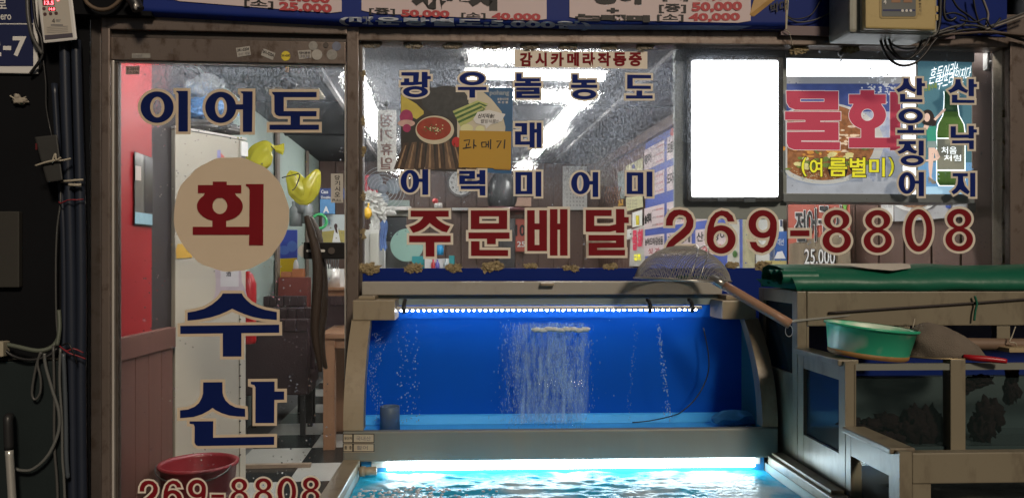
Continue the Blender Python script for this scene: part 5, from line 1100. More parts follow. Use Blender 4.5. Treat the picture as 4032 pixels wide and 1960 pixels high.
# scoop net with the red handle
sn = thing('scoop_net', 'small grey scoop net with red handle beside the green basin', 'net')
q = T.px(3715,1425,-.69); c = Vector(T.w(q[0], -.69, .986)); bm = bmesh.new()
g = bmesh.ops.create_icosphere(bm, subdivisions=4, radius=1)
for v in bm.verts:
    d = v.co.copy(); lean = .35*max(0,d.z); k = 1+.10*noise.noise(d*2.5)
    v.co = c+Vector(((d.x*.105-lean*.06)*k, d.y*.07*k, max(-.002, d.z*.085*k*(1-.22*d.x))))
ob('net_bag', bm, mat('grey_net', (.17,.14,.11), .75, 0, .15, 30, .5, 400), sn, smooth=True)
tubeo('hoop', [c+Vector((.112*math.cos(a), .076*math.sin(a), -.002)) for a in [k*math.pi/10 for k in range(21)]], .0022, mat('brass_wire', (.35,.27,.15), .35, .6), sn)
tubeo('shaft', [c+Vector((.10,-.01,0)), T.pw(3802,1404,-.76)], .0035, ALU, sn, 8, 1); tubeo('handle', [T.pw(3795,1403,-.76), T.pw(3830,1408,-.775), T.pw(3900,1414,-.79), T.pw(3962,1421,-.80)], lambda t: .0065+.002*math.sin(t*3), mat('red_handle', (.42,.012,.02), .35), sn, 10)
# brown pole with string, cream slat
po = thing('brown_pole', 'dirty brown pole lying across the middle tank at the right', 'pole')
tubeo('pole', [T.pw(3690,1350,-.58), T.pw(3850,1354,-.58), T.pw(4100,1356,-.58)], .018, mat('dirty_pole', (.19,.125,.085), .6, 0, .5, 7, dirt=(.06,.045,.035), dscale=6), po, 16, 3)
tubeo('string', [T.pw(3998,1285,-.60), T.pw(3985,1322,-.605), T.pw(3975,1345,-.61), T.pw(3998,1350,-.612), T.pw(4004,1374,-.60)], .0018, TIEW, po); 
tubeo('loose_string', [T.pw(3588,1340,-.60), T.pw(3592,1300,-.56), T.pw(3602,1252,-.50)], .0018, TIEW, None, label='pale string strung up beside the short tank post', cat='string')
o = thing('wood_slat', 'pale wooden slat on the middle tank at the right edge', 'slat'); a = T.px(3955,1385,-.62)
box('slat', T, a[0], UE, -.64, -.58, .985, .998, mat('pale_wood', (.40,.31,.18), .6, 0, .15, 20), o, w=.002)
# wire skimmer with wooden handle on the centre tank
sk = thing('wire_skimmer', 'domed wire mesh skimmer with wooden handle on the blue tank', 'skimmer')
q = T.px(2686,1102,-.25); c = Vector(T.w(q[0], -.25, 1.186)); RX, RYd, RZ = .158, .135, .113
WIRE = mat('galvanised_wire', (.50,.47,.42), .45, .2, .2, 30)
bm = bmesh.new(); Tl = Matrix.Rotation(math.radians(2.0), 3, 'Y')
def dome(x, y):
    r2 = x*x+y*y
    return None if r2 > 1 else c+Tl@Vector((x*RX, y*RYd, RZ*(1-r2)**.62))
for fam in range(2):
    for k in range(-23, 24):
        s = k/23.5; L_ = math.sqrt(1-s*s); run = []
        for j in range(15):
            t = -L_+2*L_*j/14
            a, b = ((s+t)/math.sqrt(2), (t-s)/math.sqrt(2)) if fam else ((s+t)/math.sqrt(2), (s-t)/math.sqrt(2))
            p = dome(a*.999, b*.999)
            if p: run.append(p)
        if len(run) > 2: tube(bm, run, .00095, 3, 1, False)
ob('wire_mesh', bm, WIRE, sk)
tubeo('rim', [c+Tl@Vector((RX*1.01*math.cos(a), RYd*1.01*math.sin(a), 0)) for a in [k*math.pi/16 for k in range(33)]], .0036, mat('bright_wire', (.42,.40,.36), .3, .8, .1, 30), sk)
for dx in (-.02, .03):
    tubeo('rib', [c+Tl@Vector(((dx*4+.34*math.sin(a)*1.0)*RX*1.0, -math.cos(a)*RYd*1.0, RZ*1.03*max(0,math.sin(a))**.9)) for a in [k*math.pi/12 for k in range(13)]], .002, MATS['bright_wire'], sk)
h0 = Vector(T.pw(2800,1094,-.36)); h1 = Vector(T.pw(2852,1124,-.39)); h2 = Vector(T.pw(3112,1276,-.50))
tubeo('ferrule', [h0, h1], .0145, mat('ferrule_steel', (.40,.39,.36), .28, .8, .15, 30), sk, 16, 1); tubeo('handle', [h1, (h1+h2)/2, h2], .0150, mat('handle_wood', (.34,.19,.12), .45, 0, .2, 20, stretch=(3,3,3)), sk, 16, 2)
tubeo('end_ring', [h2+Vector((.011*math.cos(a)-.004, 0, .017*math.sin(a)-.02)) for a in [k*math.pi/7 for k in range(15)]], .0009, ALU, sk)
bm = bmesh.new()
for k in range(14): blob(bm, c+Vector((random.uniform(-.02,.08), random.uniform(-.08,.02), random.uniform(.004,.012))), .008, .5, 1, k, (1.6,1,.5))
ob('weed_scraps', bm, mat('green_weed', (.01,.06,.035), .6), sk, smooth=True)
# ================================================================== inside the shop
# ceiling lights
def tube_light(u0, v0, u1, v1, label, w=.05):
    o = thing('ceiling_light', label, 'ceiling light', 'tube lights on the shop ceiling')
    a, b = Vector(F.w(u0,v0,0)), Vector(F.w(u1,v1,0)); d = (b-a).normalized(); n = Vector((-d.y,d.x,0))*w
    bm = bmesh.new(); up = Vector((0,0,1)); hexa(bm, [a-n+up*(CZ-.05), b-n+up*(CZ-.05), b+n+up*(CZ-.05), a+n+up*(CZ-.05), a-n*.6+up*(CZ-.001), b-n*.6+up*(CZ-.001), b+n*.6+up*(CZ-.001), a+n*.6+up*(CZ-.001)]); ob('housing', bm, WHITE, o)
    for s in (-.45, .45):
        bm = bmesh.new(); tube(bm, [a+n*s+d*.02+up*(CZ-.075), b+n*s-d*.02+up*(CZ-.075)], .022, 10, 1); ob('tube', bm, TUBE, o, smooth=True)
u0 = F.px(1830,260,1.72)[0]; u1 = F.px(2390,260,1.72)[0]
tube_light(u0, 1.72, u1, 1.72, 'wide tube light nearest the window behind the warning strip')
tube_light(.72, 2.75, .72, 3.35, 'tube light in the right row, middle of the ceiling'); tube_light(.72, 4.4, .72, 5.1, 'farthest tube light in the right row')
tube_light(-.76, 2.35, -.76, 3.0, 'tube light in the left row seen by the window post'); tube_light(-.76, 4.5, -.76, 5.2, 'farthest tube light in the left row')
for k, x in enumerate((-1.0, .05, 1.33)): tube_light(x-.4, .30, x+.4, .30, ('left','middle','right')[k]+' tube light just inside the shop front, above the glass')  # out-of-view fixtures added to brighten the room near the window
o = thing('ceiling_vent', 'square ceiling air outlet seen through the door top', 'vent')
box('frame', F, -1.42, -1.06, 2.45, 2.75, CZ-.02, CZ-.001, mat('beige_vent', (.28,.24,.18), .5), o, w=.003); box('grille', F, -1.34, -1.14, 2.50, 2.70, CZ-.026, CZ-.0205, BLACK, o)
for k, (ua, va, ub, vb_) in enumerate(((-1.69,2.9,1.66,2.9),(-1.69,4.4,1.66,4.4))):
    box('ceiling_batten', F, ua, ub, va, va+.05, CZ-.012, CZ-.001, CEIL, None, label=('nearer','farther')[k]+' grey batten across the shop ceiling', cat='batten')
box('ceiling_trunking', F, 1.05, 1.08, .4, 6.2, CZ-.025, CZ-.001, mat('pale_trunking', (.20,.19,.19), .6), None, label='pale trunking running along the ceiling on the right', cat='trunking')
box('ceiling_trunking', F, -.98, -.95, .4, 6.2, CZ-.025, CZ-.001, MATS['pale_trunking'], None, label='pale trunking running along the ceiling behind the door', cat='trunking')
box('wall_trim', F, 1.60, 1.645, .8, 6.33, CZ-.09, CZ-.002, WOODB, None, label='brown trim along the top of the plank wall', cat='trim')
o = thing('ceiling_camera', 'small ceiling camera hanging inside the door top', 'camera')
tubeo('stem', [F.pw(1130,245,1.3), F.pw(1130,285,1.3)], .012, mat('copper_stem', (.35,.20,.10), .4, .4), o); bm = bmesh.new(); blob(bm, F.pw(1135,330,1.3), .045, .1, 2, 2, (1,1,.8)); ob('body', bm, BLKPL, o, smooth=True)
# fridge by the door (stands at an angle)
A_, B_ = Vector((-1.467,.63,0)), Vector((-1.262,.98,0)); dAB = (B_-A_).normalized(); nAB = Vector((-dAB.y, dAB.x, 0))
fg = thing('drinks_fridge', 'tall cream drinks fridge just inside the glass door', 'fridge')
def obx(name, a, b, c, d, z0, z1, m, parent, w=0):
    bm = bmesh.new(); q = [A_+dAB*a+nAB*c, A_+dAB*b+nAB*c, A_+dAB*b+nAB*d, A_+dAB*a+nAB*d]
    hexa(bm, [(p.x,p.y,z0) for p in q]+[(p.x,p.y,z1) for p in q]); bev(bm, w); return ob(name, bm, m, parent)
obx('body', 0, .355, 0, .27, .04, 1.84, CREAM, fg, .004); obx('top_trim', -.003, .40, -.004, .27, 1.841, 1.852, ALU, fg)
obx('door_edge', .359, .395, -.002, .27, .05, 1.835, mat('cream_door', (.46,.43,.36), .4), fg, .004); obx('hinge', .36, .40, -.012, -.003, 1.76, 1.83, WHITE, fg, .002)
for k in range(14): obx('gasket_notch', .352, .362, -.006, -.0035, .30+k*.055, .306+k*.055, BLKPL, fg)
SFr = Plane(A_, B_)
pr = prnt('decal', SFr, [[(846,1060),(950,1060),(952,1110),(968,1145),(978,1185),(838,1185),(848,1150),(850,1110)]], mat('lilac_decal', (.36,.30,.33), .5, 0, .15, 20), fg, .003)
prnt('decal_label', SFr, [rc(868,1062,940,1128)], mat('pale_decal', (.44,.42,.43), .5), pr, .004); text('lettering', SFr, '酒', 890,1066,910,1088, INK, pr, .005, .01)
o_ = prnt('yellow_sticker', SFr, [[(693,985),(700,960),(740,960),(758,1014),(695,1017)]], MUST, fg, .003)
prnt('small_sticker', SFr, [[(856,592),(868,590),(870,622),(855,622)]], mat('blue_spark', (.25,.25,.45), .5, 0, .5, 90), fg, .003); prnt('small_sticker', SFr, [[(868,600),(884,618),(882,622),(868,622)]], mat('red_spark', (.5,.12,.10), .5, 0, .4, 90), fg, .003)
# bags on the fridge
FILM = mat('clear_film', (.44,.47,.49), .22, 0, .2, 25, .4, 30, trans=.35, coat=.5); BFILM = mat('blue_film', (.10,.26,.55), .25, 0, .35, 12, .4, 30, coat=.5); KFILM = mat('dark_film', (.12,.115,.11), .25, 0, .6, 20, .5, 30, coat=.4)
YFILM = mat('yellow_film', (.68,.63,.07), .25, 0, .12, 14, .25, 25, transl=.35, coat=.4)
def bag(name, parts, m, label):
    bm = bmesh.new()
    for k, (px, py, d, r, sc, amp) in enumerate(parts): blob(bm, W0.pw(px, py, d-DC), r, amp, 4, k*5+len(label), sc, 2.6)
    ob(name, bm, m, None, smooth=True, label=label, cat='bag')
bag('plastic_bag', [(760,362,3.75,.10,(1.0,.7,.75),.35),(820,350,3.75,.075,(1,.7,.9),.4),(690,345,3.7,.05,(1.3,.6,.5),.5)], FILM, 'clear crinkled plastic bag on top of the fridge')
bag('plastic_bag', [(820,420,3.72,.085,(1.2,.6,.6),.3),(760,440,3.70,.07,(1.2,.6,.5),.3),(860,400,3.75,.05,(1,.6,.8),.3)], BFILM, 'blue plastic bag on top of the fridge')
bag('plastic_bag', [(800,492,3.66,.07,(1.9,.6,.42),.3),(900,512,3.76,.06,(1.6,.6,.42),.35)], KFILM, 'dark shiny bag lying along the fridge top')
o = thing('wall_fan', 'grey wall fan above the bags on the fridge', 'fan')
for k, r in enumerate((.13,.105,.08)):
    c = Vector(W0.pw(735,345,3.95-DC)); tubeo('guard_ring', [c+Vector((r*math.cos(a), -.02*k, r*math.sin(a))) for a in [j*math.pi/12 for j in range(25)]], .009, mat('grey_fan', (.14,.14,.145), .5), o)
bm = bmesh.new(); blob(bm, W0.pw(735,345,4.0-DC), .10, .05, 2, 1, (1,.4,1)); ob('motor', bm, mat('dark_grey_fan', (.06,.06,.065), .5), o, smooth=True)
def ybag(secs, label, tie):
    """secs: sections along the bag (px, py, half-width in px); a gathered neck is a narrow section"""
    t = thing('yellow_bag', label, 'bag', 'yellow bags hanging inside the door'); bm = bmesh.new(); R = []; n = 36; d = 4.15; k_ = d/FPX
    Q = smoothpath([Vector((x, y, r)) for x, y, r in secs], 6)
    for i, q in enumerate(Q):
        dx = Q[min(i+1,len(Q)-1)]-Q[max(i-1,0)]; ax = Vector((dx.x, -dx.y)).normalized(); nx = Vector((-ax.y, ax.x))
        c = Vector(W0.pw(q.x, q.y, d-DC)); ring_ = []
        for j in range(n):
            a_ = 2*math.pi*j/n; cr = 1+.07*math.sin(a_*5+i*.15)+.05*math.sin(a_*9-i*.2)+.10*noise.noise(Vector((math.cos(a_)*1.5, math.sin(a_)*1.5, i*.16)))
            r = max(.4, q.z)*k_*cr; s_ = r*math.cos(a_)
            ring_.append(bm.verts.new(c+Vector((nx.x*s_, r*.62*math.sin(a_), nx.y*s_))))
        R.append(ring_)
    for A, B in zip(R, R[1:]):
        for j in range(n): bm.faces.new((A[j], A[(j+1)%n], B[(j+1)%n], B[j]))
    ob('film', bm, YFILM, t, smooth=True); tubeo('tie', [W0.pw(x, y, 4.08-DC) for x, y in tie], .003, BLKPL, t)
ybag([(1115,588,22),(1092,585,14),(1075,580,10),(1055,585,34),(1030,610,48),(1010,640,48),(1000,668,30),(998,680,3)], 'upper yellow plastic bag hanging inside the door', [(1068,575),(1082,592)])
ybag([(1142,672,3),(1150,690,26),(1165,720,38),(1185,755,42),(1200,775,34),(1215,745,42),(1235,705,28),(1250,675,14),(1254,668,3)], 'lower yellow plastic bag hanging inside the door', [(1110,700),(1150,690),(1180,688),(1165,735),(1150,750)])
# green door posts on the left wall
for px0, px1, y1, lb in ((1083,1094,1180,'nearer'),(1204,1210,1000,'farther')):
    bm = bmesh.new(); a = Plane(F.w(-1.688,.3,0), F.w(-1.688,6,0)); b = [a(px0,700,.01), a(px1,700,.01)]
    hexa(bm, [(b[0][0],b[0][1],0),(b[1][0],b[1][1],0),(b[1][0]+.02,b[1][1],0),(b[0][0]+.02,b[0][1],0),(b[0][0],b[0][1],CZ-.01),(b[1][0],b[1][1],CZ-.01),(b[1][0]+.02,b[1][1],CZ-.01),(b[0][0]+.02,b[0][1],CZ-.01)])
    ob('wall_post', bm, mat('brown_post', (.22,.17,.14), .5), None, label=lb+' thin brown post on the mint wall', cat='post')
# blue and yellow counter front
def card(name, label, cat, x0, y0, x1, y1, v, m, t=.02, group=None):
    o = thing(name, label, cat, group); pbox('board', F, x0, y0, x1, y1, v, v+t, m, o, w=.001); return o
CB = mat('counter_blue', (.05,.09,.48), .4, 0, .15, 6); CYL = mat('counter_yellow', (.72,.50,.02), .4, 0, .06, 6)
o = card('counter_panel', 'blue and yellow advertising panel behind the fridge', 'panel', 972, 925, 1074, 1190, 4.1, CB)
S5 = fplane(4.099); prnt('print', S5, [[(972,1060),(1074,1040),(1074,1125),(972,1148)]], CYL, o, .002); text('lettering', S5, '냉면 파티', 985,1075,1048,1095, mat('brown_ink', (.35,.22,.02), .6), o, .004, .01)
o = card('counter_panel', 'narrower blue and yellow panel left of the red cabinet', 'panel', 1090, 905, 1170, 1170, 4.2, CB)
S6 = fplane(4.199); prnt('print', S6, [[(1090,1018),(1170,1015),(1170,1090),(1090,1092)]], CYL, o, .002); prnt('print', S6, [ell(1118,985,22,18,16), ell(1150,970,20,22,16)], mat('counter_pale_blue', (.10,.20,.60), .4), o, .002)
o = thing('red_cabinet', 'dark red cabinet with orange boxes beside the yellow panel', 'cabinet'); pbox('body', F, 1095, 1092, 1212, 1240, 3.92, 4.08, mat('dark_red_wood', (.20,.045,.035), .45), o, w=.004)
ORB = mat('orange_card', (.48,.17,.07), .6)
o = thing('tissue_box', 'orange tissue box with a white tissue on the red cabinet', 'box'); pbox('box', F, 1150, 1058, 1193, 1091, 3.95, 4.06, ORB, o, w=.002); bm = bmesh.new(); blob(bm, F.pw(1165,1045,4.0), .04, .3, 2, 3, (.6,.6,1.3)); ob('tissue', bm, WHITE, o, smooth=True)
o = thing('small_box', 'low orange box left of the tissue box', 'box'); pbox('box', F, 1106, 1070, 1148, 1091, 3.95, 4.06, ORB, o, w=.002)
o = thing('fire_extinguisher', 'red cylinder peeking out behind the fridge edge', 'extinguisher'); q = F.px(974,1170,2.2); bm = bmesh.new(); lathe(bm, F.w(q[0], 2.2, 0), [(0,.72),(.05,.72),(.055,.74),(.055,1.10),(.035,1.16),(.015,1.18),(0,1.18)], 18); ob('body', bm, mat('red_enamel', (.42,.012,.015), .3), o, smooth=True)
# sofas, table
def bench(label, x0, x1, yt, v, depth):
    t = thing('leather_bench', label, 'bench', 'brown leather benches in the shop'); a = F.px(x0, yt, v); b = F.px(x1, yt, v); z1 = a[2]
    box('back_panel', F, a[0], b[0], v, v+.09, .29, z1-.05, LEATH, t, w=.012)
    n = 6; wd_ = (b[0]-a[0])/n
    for k in range(n): box('back_cushion', F, a[0]+wd_*k+.0005, a[0]+wd_*(k+1)-.0005, v-.012, v+.10, z1-.085, z1, LEATH, t, w=.008)
    box('seat', F, a[0], b[0], v+.09, v+depth, .29, .43, LEATH, t, w=.02)
    for x in (a[0]+.03, b[0]-.06):
        for y in (v+.01, v+depth-.05): box('leg', F, x, x+.035, y, y+.035, 0, .288, BLKPL, t)
bench('nearest brown leather bench seen past the fridge', 930, 1214, 1258, 2.75, .35); bench('second brown leather bench behind the nearest one', 1030, 1235, 1212, 3.2, .25); bench('third brown leather bench below the red cabinet', 1035, 1200, 1166, 3.6, .25); bench('brown leather bench beyond the wooden table', 1275, 1420, 1160, 3.3, .35)
t = thing('wooden_table', 'wooden dining table beside the door handle', 'table'); a = F.px(1258,1300,2.3); zt_ = .77; uu = a[0]
box('top', F, uu, uu+1.0, 2.3, 2.95, zt_-.035, zt_, WOODT, t, w=.006); box('apron', F, uu+.03, uu+.97, 2.33, 2.35, zt_-.10, zt_-.036, WOODT, t)
for x in (uu+.02, uu+.92):
    for y in (2.32, 2.87): box('leg', F, x, x+.075, y, y+.075, 0, zt_-.036, WOODT, t, w=.003)
box('step_strip', F, -1.6, -1.02, 1.90, 1.94, .001, .022, mat('brown_step', (.30,.22,.16), .5, 0, .35, 12), None, label='worn brown strip across the checked floor', cat='floor strip')
# bucket
bk = thing('red_bucket', 'red plastic bucket on the floor behind the door number', 'bucket'); q = W0.px(782,1900,3.2-DC); c = (q[0], 3.2-DC, 0.002)
bm = bmesh.new(); lathe(bm, c, [(0,0),(.115,0),(.118,.004),(.152,.385),(.160,.388),(.162,.40),(.150,.402),(.146,.385),(.113,.01),(0,.01)], 40); ob('body', bm, mat('red_plastic', (.19,.016,.022), .35, 0, .15, 6), bk, smooth=True)
tubeo('handle', [Vector(c)+Vector((.155*math.cos(a), .155*math.sin(a)*.6-.05, .40+.05*math.sin(a))) for a in [math.pi+k*math.pi/10 for k in range(11)]], .003, mat('dark_wire', (.1,.1,.1), .4, .5), bk)
# mirror on the red wall
o = thing('wall_mirror', 'narrow mirror with stickers on the red wall', 'mirror'); SM = Plane((-1.48,-.1), (-1.48,.5))
prnt('frame', SM, [[(528,596),(603,622),(603,894),(528,886)]], BLKPL, o, .006); prnt('glass', SM, [[(531,600),(601,626),(601,886),(531,880)]], mat('mirror_glass', (.26,.25,.24), .15, .5, .3, 4), o, .009)
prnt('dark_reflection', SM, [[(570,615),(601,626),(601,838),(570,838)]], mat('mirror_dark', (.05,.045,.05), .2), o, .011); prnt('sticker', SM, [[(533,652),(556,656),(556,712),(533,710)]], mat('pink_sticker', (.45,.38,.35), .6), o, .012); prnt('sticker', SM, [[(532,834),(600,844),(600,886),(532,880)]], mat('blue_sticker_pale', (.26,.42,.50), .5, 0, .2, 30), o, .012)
# right of the door: posters and shelf
o = card('wall_poster', 'pale poster of a woman in white in a field', 'poster', 1268, 845, 1420, 966, 3.6, mat('poster_sky', (.50,.54,.54), .5, 0, .1, 6)); S7 = fplane(3.599)
prnt('print', S7, [[(1268,912),(1330,905),(1420,912),(1420,966),(1268,966)]], mat('poster_field', (.40,.33,.10), .5, 0, .3, 12), o, .002); prnt('print', S7, [[(1318,900),(1330,898),(1340,950),(1345,964),(1306,964)]], LETW, o, .004); prnt('print', S7, [ell(1322,890,7,10,12), [(1316,895),(1326,888),(1330,920),(1322,915)]], mat('dark_hair_print', (.06,.03,.03), .6), o, .006)
text('lettering', S7, '처음처럼', 1274,862,1300,886, mat('teal_ink', (.10,.35,.40), .6), o, .003, .02)
o = card('beer_box', 'dark blue carton with white words high behind the door', 'box', 1258, 742, 1420, 784, 3.5, mat('navy_carton', (.03,.05,.16), .5)); S8 = fplane(3.499); text('lettering', S8, 'Cass', 1264,748,1292,762, LETW, o, .002, .02); text('lettering', S8, 'Double', 1264,772,1302,782, LETW, o, .002, .02)
o = card('beer_box', 'light blue carton with a white letter behind the door', 'box', 1260, 785, 1318, 842, 3.5, mat('mid_blue_carton', (.10,.26,.50), .5, 0, .35, 12)); text('lettering', S8, 'A', 1272,812,1296,838, LETW, o, .002, .04)
o = thing('green_wreath', 'small green ring hanging left of the woman poster', 'ring'); c = Vector(F.pw(1258,872,3.3)); tubeo('ring', [c+Vector((.055*math.cos(a), 0, .055*math.sin(a))) for a in [k*math.pi/8 for k in range(17)]], .012, mat('bright_green', (.06,.40,.14), .5), o)
o = thing('cutlery_can', 'steel can of chopsticks behind the door handle', 'can'); q = F.px(1312,1130,2.75); bm = bmesh.new(); lathe(bm, F.w(q[0],2.75,q[2]), [(0,0),(.048,0),(.048,.13),(.044,.13),(.044,.01)], 18); ob('can', bm, ALU, o, smooth=True)
for k in range(6): tubeo('chopstick', [F.w(q[0]+.01*(k-3),2.75,q[2]+.02), F.w(q[0]+.02*(k-3),2.75,q[2]+.24)], .005, mat('dark_sticks', (.05,.05,.05), .4), o, 6, 1)
for k, (x0, x1, y0) in enumerate(((1276,1300,1040),(1300,1334,1052),(1334,1356,1058))):
    o = thing('menu_card', ('left','middle','right')[k]+' white card standing behind the chopstick can', 'card'); pbox('card', F, x0, y0, x1, 1140, 2.85, 2.86, PAPER, o)
o = thing('serving_shelf', 'brown shelf holding the chopstick can', 'shelf'); pbox('top', F, 1270, 1132, 1420, 1142, 2.68, 2.95, WOODT, o); pbox('front', F, 1272, 1143, 1420, 1165, 2.72, 2.74, WOODT, o)
o = thing('dark_jars', 'cluster of dim glass jars left of the cartons', 'jars')
for k, (x, y, r) in enumerate(((1165,850,.05),(1185,800,.05),(1210,840,.045))): bm = bmesh.new(); q = F.px(x,y,3.3); lathe(bm, F.w(*q), [(0,-.08),(r,-.08),(r,.05),(r*.6,.08),(r*.6,.11),(0,.11)], 16); ob('jar', bm, mat('grey_jar', (.20,.21,.21), .25, 0, .3, 20), o, smooth=True)
# ------------------------------------------------------------------ seen through the wide window
o = thing('standing_fan', 'pale blue fan with guard at the left of the window', 'fan'); c = Vector(F.pw(1508,745,4.2))
for k in range(7): tubeo('guard_ring', [c+Vector((.05*(k+.5)*.62*math.cos(a), -.03+.002*k, .05*(k+.5)*.62*math.sin(a))) for a in [j*math.pi/10 for j in range(21)]], .0022, mat('pale_fan_wire', (.50,.53,.56), .4), o)
for k in range(3):
    a = k*2.1+.3; bm = bmesh.new(); blob(bm, c+Vector((.10*math.cos(a), .01, .10*math.sin(a))), .075, .05, 2, k, (1,.12,1)); ob('blade', bm, mat('fan_blade', (.42,.47,.52), .3, trans=.3), o, smooth=True)
bm = bmesh.new(); blob(bm, c+Vector((0,-.03,0)), .045, 0, 2, 0, (1,.6,1)); ob('hub', bm, mat('fan_hub', (.28,.31,.36), .4), o, smooth=True)
tubeo('pole', [c+Vector((0,.06,-.05)), Vector((c.x, c.y+.06, .03))], .015, WHITE, o); bm = bmesh.new(); lathe(bm, (c.x, c.y+.06, .002), [(0,0),(.18,0),(.17,.03),(0,.04)], 24); ob('base', bm, WHITE, o, smooth=True)
o = card('red_board', 'dark red board behind the pale blue fan', 'board', 1425, 690, 1490, 820, 4.9, mat('deep_red', (.26,.02,.03), .5)); 
o = thing('kitchen_cabinet', 'white kitchen cabinet at the left of the window', 'cabinet'); pbox('body', F, 1415, 905, 1492, 1200, 3.4, 3.9, mat('kitchen_white', (.52,.51,.47), .5, 0, .08, 6), o, w=.004); pbox('door', F, 1456, 918, 1489, 1190, 3.38, 3.399, mat('kitchen_cream', (.45,.44,.39), .5), o, w=.003)
o = thing('cloth_bundle', 'white towel bundle hanging on the kitchen cabinet', 'cloth'); bm = bmesh.new(); blob(bm, F.pw(1490,832,3.5), .085, .9, 4, 2, (1.15,.5,.75), 2.4); blob(bm, F.pw(1455,785,3.5), .07, 1.0, 4, 5, (1.2,.5,.7), 3); blob(bm, F.pw(1476,885,3.5), .06, .8, 4, 8, (.6,.5,1.6)); ob('cloth', bm, mat('grey_cloth', (.52,.51,.48), .8, 0, .2, 20), o, smooth=False)
o = thing('blue_towel', 'blue and white towel hanging beside the kitchen cabinet', 'towel'); bm = bmesh.new(); sheet(bm, F, F.px(1494,900,3.45)[0], F.px(1524,900,3.45)[0], 3.45, 3.46, 12, 1, lambda u, v: 0)
bm.free(); bm = bmesh.new(); G = []
for i in range(13):
    t_ = i/12; x = 1494+30*t_; G.append([bm.verts.new(F.pw(x+4*math.sin(j*.7), 872+j*11+6*math.sin(i), 3.45+.012*math.sin(i*1.8))) for j in range(11)])
for A, B in zip(G, G[1:]):
    for j in range(10): bm.faces.new((A[j], B[j], B[j+1], A[j+1]))
ob('cloth', bm, mat('towel_blue', (.12,.20,.42), .8, 0, .8, 9, stretch=(1,1,1)), o, smooth=True)
o = thing('yellow_ladle', 'small amber plastic scoop hanging by the window post', 'scoop'); bm = bmesh.new(); blob(bm, F.pw(1447,840,3.2), .042, .1, 3, 2, (.8,.6,1.1)); ob('bowl', bm, mat('amber_plastic', (.62,.36,.03), .3), o, smooth=True); tubeo('handle', [F.pw(1447,830,3.2), F.pw(1452,800,3.2)], .008, MATS['amber_plastic'], o)
o = thing('serving_hatch', 'dark serving hatch with steel shelf at the left of the window', 'hatch'); pbox('opening', F, 1512, 852, 1600, 950, 4.6, 4.62, mat('hatch_dark', (.03,.033,.04), .3), o); pbox('shelf', F, 1495, 812, 1618, 828, 4.4, 4.62, ALU, o, w=.004); pbox('valance', F, 1505, 832, 1612, 851, 4.55, 4.62, mat('dull_cream', (.36,.34,.28), .5), o); pbox('lower_front', F, 1505, 951, 1610, 1180, 4.6, 4.65, mat('grey_front', (.17,.17,.165), .5), o)
o = thing('plate_rack', 'pale green glassware on the steel hatch shelf', 'glassware'); pbox('rack', F, 1520, 788, 1612, 811, 4.45, 4.55, mat('pale_green_glass', (.34,.42,.38), .2, 0, .2, 20), o, w=.004)
o = thing('round_tray', 'round mint coloured tray leaning under the hatch', 'tray'); bm = bmesh.new(); c = Vector(F.pw(1602,965,4.3)); tube(bm, [c, c+Vector((0,.015,0))], .145*1.05, 40, 1); ob('disc', bm, mat('mint_tray', (.36,.58,.50), .45, 0, .04, 6), o)
o = thing('teal_crate', 'teal plastic crate behind the first red window character', 'crate'); pbox('crate', F, 1622, 1008, 1672, 1100, 4.0, 4.2, mat('teal_plastic', (.02,.26,.28), .4), o, w=.004); pbox('crate_end', F, 1768, 1006, 1790, 1100, 4.0, 4.2, MATS['teal_plastic'], o, w=.004)
o = thing('bottle_rack', 'white rack of small bottles under the first red character', 'rack'); pbox('rack', F, 1672, 1018, 1768, 1100, 3.95, 4.0, WHITE, o, w=.003)
for k, (x, col) in enumerate(((1706,(.5,.03,.04)),(1722,(.12,.10,.4)),(1755,(.35,.4,.42)))): bm = bmesh.new(); q = F.px(x,1052,3.92); lathe(bm, F.w(*q), [(0,-.05),(.02,-.05),(.02,.03),(.008,.05),(.008,.07),(0,.07)], 12); ob('bottle', bm, mat('bottle_tint_%d' % k, col, .3), o, smooth=True)
o = thing('detergent_bottle', 'bright blue bottle beside the first red window character', 'bottle'); q = F.px(1732,990,3.9); bm = bmesh.new(); lathe(bm, F.w(*q), [(0,-.03),(.032,-.03),(.034,.02),(.026,.05),(.02,.055),(.02,.09),(0,.09)], 16); ob('body', bm, mat('bright_blue', (.02,.30,.62), .3), o, smooth=True)
o = thing('wall_clock', 'round white wall clock on the brown back wall', 'clock'); c = Vector(F.pw(1815,720,6.26)); rr = 47*(9.0)/2990
bm = bmesh.new(); tube(bm, [c, c+Vector((0,.03,0))], rr*1.16, 36, 1); ob('case', bm, mat('clock_case', (.12,.10,.09), .4), o); bm = bmesh.new(); tube(bm, [c+Vector((0,-.006,0)), c+Vector((0,-.001,0))], rr, 36, 1); ob('dial', bm, WHITE, o)
for a, L_ in ((2.5,.6),(-.4,.75)): tubeo('hand', [c+Vector((0,-.01,0)), c+Vector((rr*L_*math.sin(a), -.01, rr*L_*math.cos(a)))], .004, BLKPL, o, 6, 1)
SCk = lambda x, y, h: (c.x+x*rr, c.y-.008-h, c.z-y*rr)
for k in range(1, 13): a = k*math.pi/6; text('numeral', SCk, str(k), .78*math.sin(a)-.09, -.78*math.cos(a)-.1, .78*math.sin(a)+.09, -.78*math.cos(a)+.1, INK, o, .0, 0)
o = card('wall_calendar', 'white calendar on the back wall behind the fourth column', 'calendar', 2216, 655, 2312, 826, 6.24, PAPER, .012); S9 = fplane(6.238)
for r in range(5): text('lettering', S9, '1 2 3 4 5 6', 2232, 745+r*15, 2300, 752+r*15, INKG, o, .002, 0)
